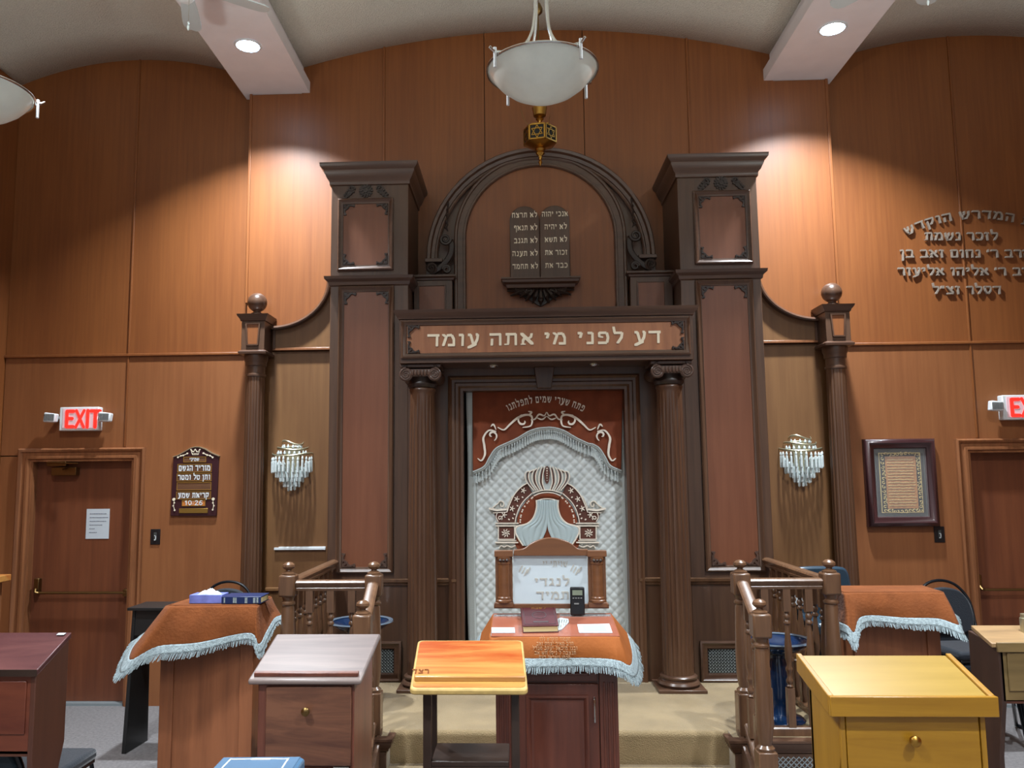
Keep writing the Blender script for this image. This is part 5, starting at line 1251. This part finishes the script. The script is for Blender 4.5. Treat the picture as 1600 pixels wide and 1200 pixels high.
# --- maroon desk, left edge
FR, BR = U(58, 1047, Y=3.3), U(112, 988, Y=3.56); FL, BL = FR+Vector((-.62, 0, 0)), BR+Vector((-.62, 0, 0))
t = thing('slant_desk', 'scuffed maroon slant-top desk cut off at the left edge', 'desk', ((FL.x+FR.x)/2, 3.45, 0))
obj('top_board', slab(MB(), FL, FR, BR, BL, .022), 'maroon_top', t, bevel=.003)
obj('top_edge', MB().hexa([tuple(p) for p in (FL+Vector((0, -.006, -.024)), FR+Vector((0, -.006, -.024)), FR+Vector((0, .0, -.024)), FL+Vector((0, .0, -.024)), FL+Vector((0, -.006, .002)), FR+Vector((0, -.006, .002)), FR+Vector((0, 0, .002)), FL+Vector((0, 0, .002)))]), 'ironwood', t)
x1 = FR.x-.012; yf = FR.y+.015; ybk = BR.y-.01
for x in (x1-.022, FL.x+.01):
    sp_ = [(yf, FR.z-.026), (ybk, BR.z-.03), (ybk, .78), (ybk-.03, .7), (ybk-.05, .64), (ybk-.05, 0), (yf+.02, 0), (yf+.02, .66), (yf+.005, .74), (yf, .78)]
    obj('side_panel', MB().prism(sp_, x, x+.022, lambda u, v, d: (d, u, v)), 'maroon_side', t, bevel=.003)
L_, R__ = Vector((FL.x+.03, yf, 0)), Vector((x1-.02, yf, 0))
obj('apron', face(MB(), L_, R__, 0, 1, .80, FR.z-.026, -.02, .0), 'maroon', t)
obj('drawer_front', face(MB(), L_, R__, .02, .975, .875, FR.z-.045, .0, .006), 'maroon', t, bevel=.003)
obj('box_bottom', MB().box(L_.x, R__.x, yf, ybk, .79, .81), 'maroon_side', t)
obj('paper_scrap', MB().hexa([tuple(p+Vector((0, 0, .001))) for p in (BR+Vector((-.05, -.03, -.007)), BR+Vector((-.018, -.03, -.007)), BR+Vector((-.018, -.012, -.003)), BR+Vector((-.05, -.012, -.003)))]+[tuple(p+Vector((0, 0, .003))) for p in (BR+Vector((-.05, -.03, -.007)), BR+Vector((-.018, -.03, -.007)), BR+Vector((-.018, -.012, -.003)), BR+Vector((-.05, -.012, -.003)))]), 'paper', t)
# --- ash topped desk, right edge
FL, BL = U(1549, 1005, Y=3.9), U(1517, 977, Y=4.16); FR, BR = FL+Vector((.6, 0, 0)), BL+Vector((.6, 0, 0))
t = thing('slant_desk', 'scuffed brown desk with pale worn top cut off at the right edge', 'desk', ((FL.x+FR.x)/2, 4.0, 0))
obj('top_board', slab(MB(), FL, FR, BR, BL, .02), 'ash', t, bevel=.003)
obj('front_edge', MB().box(FL.x+.02, FR.x, FL.y-.012, FL.y, FL.z-.038, FL.z+.004), 'ash_front', t, bevel=.002)
x0 = FL.x+.03; yf = FL.y+.005; ybk = BL.y-.01
for x in (x0, FR.x-.04):
    obj('side_panel', MB().prism([(yf, FL.z-.02), (ybk, BL.z-.022), (ybk, .0), (yf+.06, 0), (yf+.05, .6), (yf+.01, .8), (yf, .84)], x, x+.022, lambda u, v, d: (d, u, v)), 'ash_side', t, bevel=.003)
L_, R__ = Vector((x0+.01, yf, 0)), Vector((FR.x-.02, yf, 0))
obj('apron', face(MB(), L_, R__, 0, 1, .855, FL.z-.03, -.02, .0), 'ash_front', t)
obj('drawer_front', face(MB(), L_, R__, .045, .95, .90, FL.z-.042, .0, .008), 'ash_front', t, bevel=.003)
obj('label_holder', face(MB(), L_, R__, .2, .32, .893, .899, .006, .012), 'champagne', t)
obj('box_bottom', MB().box(x0+.02, FR.x-.04, yf, ybk, .845, .86), 'maroon_side', t)
tag(obj('metal_canister', MB().lathe([(.001, 0), (.03, 0), (.03, .07), (.026, .075), (.026, .09), (.001, .092)], 0, 0, 0, 24), 'champagne', origin=None), 'x', 'x')
cn = bpy.data.objects['metal_canister']; p = U(1604, 990, Y=4.05); cn.location = (p.x+.012, 4.06, BL.z-.03*.3-.012); cn['label'] = 'small metal canister standing on the brown desk at the right edge'; cn['category'] = 'canister'
# black metal floor bar beyond the right desk
t = thing('folding_stand', 'black metal folding frame standing under the brown desk', 'stand', (2.75, 4.9, 0))
a = U(1583, 1095, Y=5.9); b = U(1588, 1134, Z=.01)
obj('leg', MB().tube([tuple(a+Vector((-.02, 0, .1))), tuple(a), (b.x, b.y, .016)], .013, 8), 'black_metal', t)
obj('leg', MB().tube([(b.x, b.y, .016), (b.x+.04, b.y-.25, .016), (b.x+.3, b.y-.25, .016)], .013, 8), 'black_metal', t)
obj('cross_bar', MB().tube([tuple(a+Vector((-.02, 0, .1))), tuple(a+Vector((.4, 0, .1)))], .013, 8), 'black_metal', t)
# black desk behind the left covered lectern
t = thing('narrow_stand', 'narrow black painted stand behind the left covered lectern', 'stand', (-2.78, 5.9, 0))
obj('top', MB().box(-2.955, -2.5, 5.75, 6.05, .975, .995), 'black_wood', t, bevel=.003)
for x, ya in ((-2.93, 5.78), (-2.56, 5.8)):
    obj('side_panel', MB().hexa([(x-.05, ya+.02, .0), (x-.02, ya+.02, .0), (x+.0, 6.1, .0), (x-.03, 6.1, .0), (x-.0, ya, .975), (x+.02, ya, .975), (x+.02, 6.03, .975), (x, 6.03, .975)]), 'black_wood', t, bevel=.003)
obj('front_rail', MB().box(-2.92, -2.55, 5.79, 5.81, .80, .97), 'black_wood', t)
# wooden seat-back ledge at the far left
p = U(0, 905, Y=5.6); p2 = U(18, 897, Y=5.9)
t = thing('wall_bench', 'orange-brown timber bench end against the left wall', 'bench', (-4.4, 5.6, 0))
obj('top_rail', MB().box(p2.x-.5, p2.x, 4.9, 5.9, p2.z-.045, p2.z), 'pale', t, bevel=.004)
obj('back_board', MB().box(p2.x-.1, p2.x-.05, 4.9, 5.85, .35, p2.z-.045), 'casing', t)
obj('leg', MB().box(p2.x-.1, p2.x-.04, 5.78, 5.86, 0, p2.z-.045), 'casing', t)

# ================================================================== COVERED LECTERNS AND THE CANTOR'S DESK
def drape_cloth(t, quad, ctrl, fringe_h, mtop='velvet', mskirt='velvet', rows=14, strand=.0075, topoff=.004):
    FL, FR, BR, BL = quad; up = Vector((0, 0, topoff))
    obj('cloth_top', MB().hexa([tuple(p) for p in (FL, FR, BR, BL)]+[tuple(p+up) for p in (FL, FR, BR, BL)]), mtop, t)
    tp_ = smooth([c[0] for c in ctrl], 12); bt = smooth([c[1] for c in ctrl], 12); n = len(tp_)-1
    def sk(u, v, a=0, b=1):
        i = min(int(u*n), n-1); f_ = u*n-i; A = tp_[i].lerp(tp_[i+1], f_); B = bt[i].lerp(bt[i+1], f_)
        w = a+(b-a)*v; P = A.lerp(B, w); bulge = .012*sin(pi*min(1, w))
        P = P+Vector((0, -.008*sin(u*34)*w-bulge, 0)); P.z += .006*sin(pi*min(w*3, 1))*0
        return (P.x, P.y, P.z)
    obj('cloth_skirt', MB().grid(sk, n, rows), mskirt, t, solid=.005, angle=180)
    avg = sum((c[0]-c[1]).length for c in ctrl)/len(ctrl); r = fringe_h/avg
    obj('fringe_band', MB().grid(lambda u, v: tuple(Vector(sk(u, v, .97, 1+r*.55))+Vector((0, -.006-.002*sin(u*300), 0))), n*2, 5), 'fringe', t, solid=.008, angle=180)
    fr = MB(); L = 0; P = [Vector(sk(k/(n*8), 1, 0, 1+r*.5)) for k in range(n*8+1)]; Q = [Vector(sk(k/(n*8), 1, 0, 1+r)) for k in range(n*8+1)]
    last = None
    for k in range(n*8):
        if last is not None and (P[k]-last).length < strand: continue
        last = P[k]; a, b = P[k]+Vector((0, -.008, 0)), Q[k]+Vector((random.uniform(-.004, .004), -.008+random.uniform(-.003, .003), random.uniform(-.006, .006)))
        fr.tube([tuple(a), tuple(a.lerp(b, .5)), tuple(b)], [.0028, .003, .0022], 4)
    obj('fringe_strands', fr, 'fringe', t, kind='stuff', flat=True)
    return tp_, bt
def V3(px, py, Y): return U(px, py, Y=Y)
# --- left covered lectern
def cov_lectern(name, label, q0, foot, m, panel=True):
    FL, FR, BR, BL = q0
    t = thing(name, label, 'lectern', ((FL.x+FR.x)/2, (FL.y+BL.y)/2, 0), group='lecterns flanking the platform')
    obj('top_board', slab(MB(), FL, FR, BR, BL, .03), m, t, bevel=.004)
    a, b, c, d = foot; zt = FL.z-.03
    obj('body', MB().hexa([(a, b, 0), (c, b, 0), (c, d, 0), (a, d, 0), (a, b, zt), (c, b, zt), (c, d, zt), (a, d, zt)]), m, t, bevel=.004)
    obj('corner_post', MB().box(a-.004, a+.075, b-.012, b, 0, zt), m, t, bevel=.004)
    obj('corner_post', MB().box(c-.075, c+.004, b-.012, b, 0, zt), m, t, bevel=.004)
    return t
zL = 1.142
FLc, FRc, BRc, BLc = Vector((-2.262, 4.84, zL)), Vector((-1.748, 4.84, zL)), Vector((-1.775, 5.2, zL+.0)), Vector((-2.255, 5.2, zL+.0))
cov_lectern('veneer_lectern', 'brown veneer box lectern under the rust cloth, left of the platform', (FLc, FRc, BRc, BLc), (-2.315, 4.87, -1.775, 5.17), 'lect_orange')
tc_ = thing('velvet_cover', 'rust velvet cover with silver fringe on the left lectern', 'tablecloth', (-2.0, 5.0, zL), group='fringed rust covers')
up = Vector((0, 0, .003)); quad = [p+up for p in (FLc, FRc, BRc, BLc)]
drape_cloth(tc_, quad, [(BLc+up, V3(232, 985, 5.2)), (V3(262, 946, 4.95), V3(205, 1016, 4.85)), (FLc+up, V3(205, 1033, 4.72)), (FLc.lerp(FRc, .15)+up, V3(246, 1012, 4.74)), (FLc.lerp(FRc, .5)+up, V3(312, 1005, 4.76)), (FLc.lerp(FRc, .93)+up, V3(390, 990, 4.78)),
    (FRc+up, V3(404, 1008, 4.76)), (FRc.lerp(BRc, .3)+up, V3(416, 990, 4.88)), (FRc.lerp(BRc, .7)+up, V3(428, 968, 5.02)), (BRc+up, V3(440, 962, 5.12))], .085)
tb = thing('tissue_box', 'violet patterned tissue box on the left covered lectern', 'tissue box', (-2.06, 4.95, zL+.008))
obj('carton', MB().box(-2.17, -1.975, 4.885, 5.0, zL+.009, zL+.058), 'tissue_box', tb, bevel=.002)
obj('tissue', MB().grid(lambda u, v: (-2.14+.14*u+.01*sin(v*5), 4.9+.08*v, zL+.056+.03*sin(pi*u)*sin(pi*v)*(.8+.4*sin(u*17+v*9))), 12, 10), 'paper', tb, solid=.002, angle=180)
nb = thing('prayer_book', 'navy blue book with pale spine lettering on the left covered lectern', 'book', (-1.86, 4.95, zL+.008))
obj('cover', MB().box(-1.97, -1.735, 4.87, 5.03, zL+.009, zL+.014).box(-1.97, -1.735, 4.87, 5.03, zL+.044, zL+.05).box(-1.97, -1.735, 4.865, 4.872, zL+.009, zL+.05), 'navy_book', nb, bevel=.002)
obj('page_block', MB().box(-1.965, -1.74, 4.872, 5.025, zL+.014, zL+.044), 'pages', nb)
q = MB()
for x in (-1.955, -1.90, -1.89, -1.83, -1.82, -1.78, -1.76): q.box(x, x+.004+.01*random.random(), 4.862, 4.866, zL+.014, zL+.045)
obj('spine_tooling', q, 'fringe', nb, kind='stuff')
# --- right covered lectern
zR = 1.155
FLd, FRd, BRd, BLd = Vector((1.765, 5.2, zR)), Vector((2.36, 5.2, zR)), Vector((2.38, 5.5, zR)), Vector((1.80, 5.5, zR))
cov_lectern('veneer_lectern', 'brown veneer box lectern under the rust cloth, right of the platform', (FLd, FRd, BRd, BLd), (1.82, 5.23, 2.33, 5.47), 'lect_orange')
tc_ = thing('velvet_cover', 'rust velvet cover with silver fringe on the right lectern', 'tablecloth', (2.07, 5.35, zR), group='fringed rust covers')
quad = [p+up for p in (FLd, FRd, BRd, BLd)]
drape_cloth(tc_, quad, [(BLd+up, V3(1300, 955, 5.5)), (FLd.lerp(BLd, .3)+up, V3(1311, 972, 5.2)), (FLd+up, V3(1322, 978, 5.06)), (FLd.lerp(FRd, .06)+up, V3(1335, 990, 5.02)), (FLd.lerp(FRd, .14)+up, V3(1346, 964, 5.12)), (FLd.lerp(FRd, .5)+up, V3(1410, 966, 5.12)),
    (FLd.lerp(FRd, .9)+up, V3(1465, 968, 5.1)), (FRd+up, V3(1497, 978, 5.05)), (FRd.lerp(BRd, .5)+up, V3(1490, 968, 5.3)), (BRd+up, V3(1480, 950, 5.48))], .085)
# --- cantor's desk before the steps
am = thing('reading_cabinet', 'mahogany reading cabinet with panelled door in front of the steps', 'cabinet', (-.035, 4.35, 0))
zA, zB = 1.085, 1.135
FLe, FRe, BRe, BLe = Vector((-.36, 4.18, zA)), Vector((.275, 4.18, zA)), Vector((.275, 4.56, zB)), Vector((-.36, 4.56, zB))
obj('top_board', slab(MB(), FLe, FRe, BRe, BLe, .03), 'mahogany', am, bevel=.004)
obj('body', MB().hexa([(-.335, 4.2, 0), (.255, 4.2, 0), (.255, 4.54, 0), (-.335, 4.54, 0), (-.335, 4.2, zA-.03), (.255, 4.2, zA-.03), (.255, 4.54, zB-.03), (-.335, 4.54, zB-.03)]), 'mahogany', am, bevel=.004)
for a, b in ((-.34, -.25), (.17, .26)):
    q = MB().box(a, b, 4.185, 4.2, 0, zA-.03)
    for k in range(3): q.box(a+.018+k*.022, a+.028+k*.022, 4.18, 4.186, .05, .87)
    obj('fluted_stile', q, 'mahogany', am, bevel=.002)
obj('drawer_front', MB().box(-.24, .16, 4.182, 4.2, .875, zA-.06), 'mahogany', am, bevel=.003)
obj('drawer_moulding', MB().frame(-.2, .12, .90, zA-.085, [(0, 4.183), (.004, 4.174), (.014, 4.176), (.018, 4.183)]), 'mahogany', am)
dr = obj('cabinet_door', MB().box(-.245, .165, 4.178, 4.198, .06, .862), 'mahogany', am, bevel=.004)
obj('door_moulding', MB().frame(-.19, .115, .12, .81, [(0, 4.179), (0, 4.168), (.01, 4.164), (.02, 4.172), (.026, 4.182)]), 'mahogany', dr)
obj('raised_panel', MB().frame(-.155, .08, .155, .775, [(0, 4.178), (.03, 4.166), (.1, 4.166), (.1175, 4.166)]), 'mahogany', dr)
obj('door_handle', MB().tube(smooth([(.142, 4.178, .80), (.142, 4.155, .795), (.142, 4.15, .74), (.142, 4.155, .69), (.142, 4.178, .685)], 5), .005, 8), 'chrome', dr)
ac = thing('velvet_cover', 'rust cover with silver fringe and Hebrew dedication on the central cabinet', 'tablecloth', (-.04, 4.35, zB), group='fringed rust covers')
quad = [p+up for p in (FLe, FRe, BRe, BLe)]
ctrlA = [(BLe+up, V3(752, 990, 4.6)), (FLe.lerp(BLe, .4)+up, V3(745, 1030, 4.3)), (FLe+up, V3(752, 1042, 4.1)), (FLe.lerp(FRe, .12)+up, V3(785, 1031, 4.12)), (FLe.lerp(FRe, .5)+up, V3(865, 1029, 4.13)), (FLe.lerp(FRe, .88)+up, V3(948, 1030, 4.12)),
    (FLe.lerp(FRe, .97)+up, V3(968, 1034, 4.1)), (FRe+Vector((.0, .02, .003)), V3(984, 1040, 4.15)), (FRe.lerp(BRe, .5)+up, V3(988, 1022, 4.4)), (BRe+up, V3(980, 990, 4.6))]
drape_cloth(ac, quad, ctrlA, .09, 'velvet_top', 'velvet_orange')
for a, b in ((-.355, -.21), (.0, .27)):
    q = MB().box(a, b, 4.515, 4.53, zB-.002, zB+.004); x = a
    while x < b: q.tube([(x, 4.515, zB), (x, 4.495, zB-.001)], .002, 4); x += .008
    obj('back_fringe', q, 'fringe', ac, kind='stuff')
q = MB()
for k, (tx_, xl, xr) in enumerate((('העמוד הוקדש ללז', 843, 891), ('הרב מאיר יצחק זאב', 838, 896), ('ובנו מיכאל יעקב מנדל', 832, 902), ('תנצבה ל ניסן תש אב', 835, 900), ('הכהן וישראל דעס', 842, 891))):
    py = 998+7.2*k; tt = .2+.17*k; yy = 4.16-.035*min(1, tt)
    a, b = U(xl, py, Y=yy), U(xr, py, Y=yy); text_line(tx_, b.x, b.z-.008, .017, yy-.013, yy-.008, b.x-a.x, mb=q, bold=.7)
obj('embroidered_dedication', q, 'gold_thread', ac, flat=True, kind='stuff')
# framed board standing on the cabinet
fb_ = thing('lectern_board', 'arched timber frame with half columns and a white Hebrew panel on the cabinet', 'board', (-.04, 4.55, zB))
YB = 4.545
def A_(px, py, y=YB): p = U(px, py, Y=y); return (p.x, p.z)
obj('white_panel', MB().prism([A_(802, 944), A_(919, 944), A_(917, 868), A_(802, 868)], YB, YB+.012), 'frost', fb_)
cp = [A_(802, 868)]+[A_(*p) for p in sm2([(803, 859), (818, 857), (835, 846), (860, 840), (887, 846), (903, 857), (918, 858)], 5)]+[A_(918, 868)]
obj('arched_crest', MB().prism(cp, YB-.02, YB+.02), 'board_wood', fb_, bevel=.003)
obj('bottom_rail', MB().prism([A_(772, 950), A_(951, 950), A_(951, 943), A_(772, 943)], YB-.02, YB+.02), 'board_wood', fb_, bevel=.002)
for (l, r) in ((773, 802), (918, 948)):
    c = A_((l+r)/2, 905); w_ = A_(r, 905)[0]-A_(l, 905)[0]; zt_, zb_ = A_(l, 860)[1], A_(l, 948)[1]
    obj('cap_block', MB().box(c[0]-w_/2, c[0]+w_/2, YB-.03, YB+.02, zt_-.032, zt_), 'board_wood', fb_, bevel=.002)
    obj('back_stile', MB().box(c[0]-w_/2+.004, c[0]+w_/2-.004, YB-.0, YB+.02, zb_, zt_-.03), 'board_wood', fb_)
    obj('base_block', MB().box(c[0]-w_/2, c[0]+w_/2, YB-.03, YB+.02, zb_, zb_+.025), 'board_wood', fb_, bevel=.002)
    obj('half_column', MB().lathe([(.042, .025), (.042, .035), (.036, .04), (.036, .05), (.032, .055), (.032, zt_-zb_-.075), (.036, zt_-zb_-.07), (.034, zt_-zb_-.06), (.042, zt_-zb_-.045), (.042, zt_-zb_-.032)], c[0], YB, zb_, 32), 'board_wood', fb_)
    cv = MB()
    for d in (-1, 0, 1): cv.lathe([(.001, -.012), (.01, 0), (.001, .012)], c[0]+d*.018, YB-.036, zt_-.05, 8)
    obj('capital_carving', cv, 'carving', fb_)
q = MB()
for tx_, xl, xr, py, h in (('לנגדי', 835, 890, 915, .042), ('תמיד', 838, 890, 936, .042), ('שויתי יי', 848, 887, 885, .03)):
    a, b = A_(xl, py), A_(xr, py); text_line(tx_, b[0], b[1], h, YB-.003, YB, b[0]-a[0], mb=q)
for (px, py, s_) in ((820, 896, 1), (900, 895, -1)):
    for k in range(4): a, b = A_(px-8+4*k, py+2-3*abs(k-2)), A_(px-4+4*k, py-6-3*abs(k-2)); q.stroke([a, b], .008, YB-.003, YB, nib=4)
obj('panel_lettering', q, 'glue', fb_, flat=True, kind='stuff')
dv = thing('pocket_device', 'small black handheld device with grey screen standing on the cabinet', 'device', (.13, 4.49, zB))
a, b = A_(891, 946, 4.5), A_(913, 917, 4.5)
obj('case', MB().box(a[0], b[0], 4.49, 4.508, zB+.006, b[1]), 'black_plastic', dv, bevel=.006)
obj('screen', MB().box(a[0]+.012, b[0]-.012, 4.487, 4.49, b[1]-.042, b[1]-.016), 'keypad', dv)
q = MB()
for i_ in range(4): q.box(a[0]+.012+i_*.014, a[0]+.021+i_*.014, 4.487, 4.49, b[1]-.06, b[1]-.054)
q.box(a[0]+.02, a[0]+.045, 4.487, 4.49, b[1]-.09, b[1]-.082); obj('keys', q, 'chrome', dv, kind='stuff')
# book and cards lying on the cover (they follow its slope)
slope = (zB-zA)/.38
def on(px, py, lift=0):   # point of the sloping cover seen at a pixel
    p = Vector(U(px, py, Y=4.3))
    for _ in range(20): p = Vector(U(px, py, Z=zA+.008+lift+(p.y-4.18)*slope))
    return p
def plate(q, pts, h): return q.hexa([tuple(p) for p in pts]+[tuple(p+Vector((0, 0, h))) for p in pts])
bk = thing('prayer_book', 'burgundy gilt-stamped book lying on the central cabinet cover', 'book', (-.06, 4.35, zA+.02))
bp = [on(817, 989), on(873, 988), on(866, 950), on(813, 951)]
lift = Vector((0, 0, .004))
obj('cover', plate(plate(MB(), bp, .004), [p+Vector((0, 0, .03)) for p in bp], .005), 'book_red', bk, bevel=.001)
ip = [bp[0]+Vector((.004, .004, .004)), bp[1]+Vector((-.004, .004, .004)), bp[2]+Vector((-.004, -.004, .004)), bp[3]+Vector((.004, -.004, .004))]
obj('page_block', plate(MB(), ip, .026), 'pages', bk)
bb = bil(*[p+Vector((0, 0, .0352)) for p in bp]); q = MB()
fnb = lambda u, v, d: tuple(bb(u, v)+Vector((0, 0, d)))
text_line('תפלה', .75, .80, .09, 0, .001, .5, fnb, mb=q); text_line('לשבת', .72, .68, .07, 0, .001, .42, fnb, mb=q)
obj('gilt_title', q, 'gilt', bk, flat=True, kind='stuff')
q = MB(); q.stroke([(.5+.2*cos(a*pi/8), .42+.14*sin(a*pi/8)) for a in range(17)], .02, 0, .001, fnb, nib=6); q.stroke([(.32, .14), (.72, .14)], .06, 0, .001, fnb, nib=4)
q.stroke([(.06, .05), (.94, .05), (.94, .95), (.06, .95), (.06, .05)], .012, 0, .0012, fnb, nib=4)
obj('blind_stamping', q, 'frame', bk, flat=True)
for nm, lb, pts, m2, lines in (('prayer_card', 'white printed card at the left of the central cover', ((768, 989), (805, 989), (804, 981), (768, 981)), 'paper', 1), ('prayer_card', 'white card with a pale blue print at the right of the central cover', ((905, 989), (957, 989), (952, 975), (902, 976)), 'paper', 2)):
    P = [on(*p) for p in pts]; t = thing(nm, lb, 'card', tuple(P[0]), group='cards on the central cover'); obj('sheet', plate(MB(), P, .002), m2, t)
    f2 = bil(*[p+Vector((0, 0, .0022)) for p in P]); q = MB()
    if lines == 1:
        for k in range(7): q.stroke([(.1+.12*k, .5), (.16+.12*k, .5)], .12, 0, .0008, lambda u, v, d: tuple(f2(u, v)+Vector((0, 0, d))), nib=4)
        obj('print', q, 'card_blue', t, kind='stuff', flat=True)
    else:
        q.prism([(.15, .15), (.85, .15), (.85, .85), (.15, .85)], 0, .0008, lambda u, v, d: tuple(f2(u, v)+Vector((0, 0, d)))); obj('print', q, 'card_blue', t, flat=True)
P = [on(872, 986), on(878, 984), on(889, 973), on(888, 968), on(876, 966), on(871, 968)]
t = thing('paper_fan', 'white fan-folded paper beside the burgundy book', 'paper', tuple(P[0]))
n_ = len(P); obj('sheet', MB().add([tuple(p) for p in P]+[tuple(p+Vector((0, 0, .004))) for p in P], [tuple(range(n_)), tuple(range(2*n_-1, n_-1, -1))]+[(i, (i+1) % n_, (i+1) % n_+n_, i+n_) for i in range(n_)]), 'paper', t)
q = MB()
for k in range(4):
    a, b = on(873+k*3.4, 983-k*1.5)+Vector((0, 0, .006)), on(874+k*4, 970)+Vector((0, 0, .006)); q.tube([tuple(a), tuple(b)], .0012, 4)
obj('pleat', q, 'keypad', t, kind='stuff')
# --- nearest book on its stand at the bottom edge
zt = 1.165
ns = thing('low_stand', 'timber stand just below the picture carrying the blue book', 'stand', (-.8, 1.8, 0))
obj('top_board', MB().box(-1.15, -.45, 1.55, 1.93, zt-.03, zt), 'walnut_side', ns, bevel=.003)
obj('body', MB().box(-1.08, -.52, 1.6, 1.88, 0, zt-.03), 'walnut_side', ns)
nbk = thing('large_book', 'large light blue cloth book with white border at the bottom edge', 'book', (-.83, 1.88, zt))
bz = zt+.055; pts = [(349, 1184), (468, 1182)]
a, b = U(349, 1183, Z=bz), U(470, 1182, Z=bz)
dv_ = (b-a); nrm = Vector((dv_.y, -dv_.x, 0)).normalized()*-1
if nrm.y > 0: nrm = -nrm
P = [a+nrm*.26, b+nrm*.26, b, a]
obj('cover', plate(plate(MB(), [p-Vector((0, 0, .006)) for p in P], .006), [p-Vector((0, 0, .052)) for p in P], .006), 'book_blue', nbk, bevel=.002)
obj('spine', MB().hexa([tuple(p) for p in (P[1]+Vector((-.002, 0, -.052)), P[1]+Vector((.01, 0, -.045)), P[2]+Vector((.01, 0, -.045)), P[2]+Vector((-.002, 0, -.052)), P[1]+Vector((-.002, 0, 0)), P[1]+Vector((.01, 0, -.006)), P[2]+Vector((.01, 0, -.006)), P[2]+Vector((-.002, 0, 0)))]), 'book_blue', nbk, bevel=.004)
obj('page_block', plate(MB(), [P[0]+Vector((.006, .006, -.046)), P[1]+Vector((-.004, .006, -.046)), P[2]+Vector((-.004, -.006, -.046)), P[3]+Vector((.006, -.006, -.046))], .04), 'pages', nbk)
f3 = bil(*P); q = MB(); q.stroke(sm2([(.12, .1), (.12, .86), (.2, .93), (.8, .93), (.86, .86), (.86, .1)], 4), .02, .0002, .001, lambda u, v, d: tuple(f3(u, v)+Vector((0, 0, d))), nib=6)
q.stroke([(.4, .93), (.62, .93)], .04, .0002, .0014, lambda u, v, d: tuple(f3(u, v)+Vector((0, 0, d))), nib=6)
obj('cover_border', q, 'white', nbk, flat=True)
lc = thing('folded_cloth', 'pale blue lacy cloth beside the large blue book', 'cloth', (-.66, 1.86, zt))
obj('cloth_folds', MB().grid(lambda u, v: (-.72+.2*u, 1.72+.2*v, zt+.003+.05*max(0, 1-u*1.1)**.8*(1-.25*v)+.006*sin(u*21+v*3)+.004*sin(v*30)), 30, 24), 'bluewhite', lc, solid=.004, angle=180)
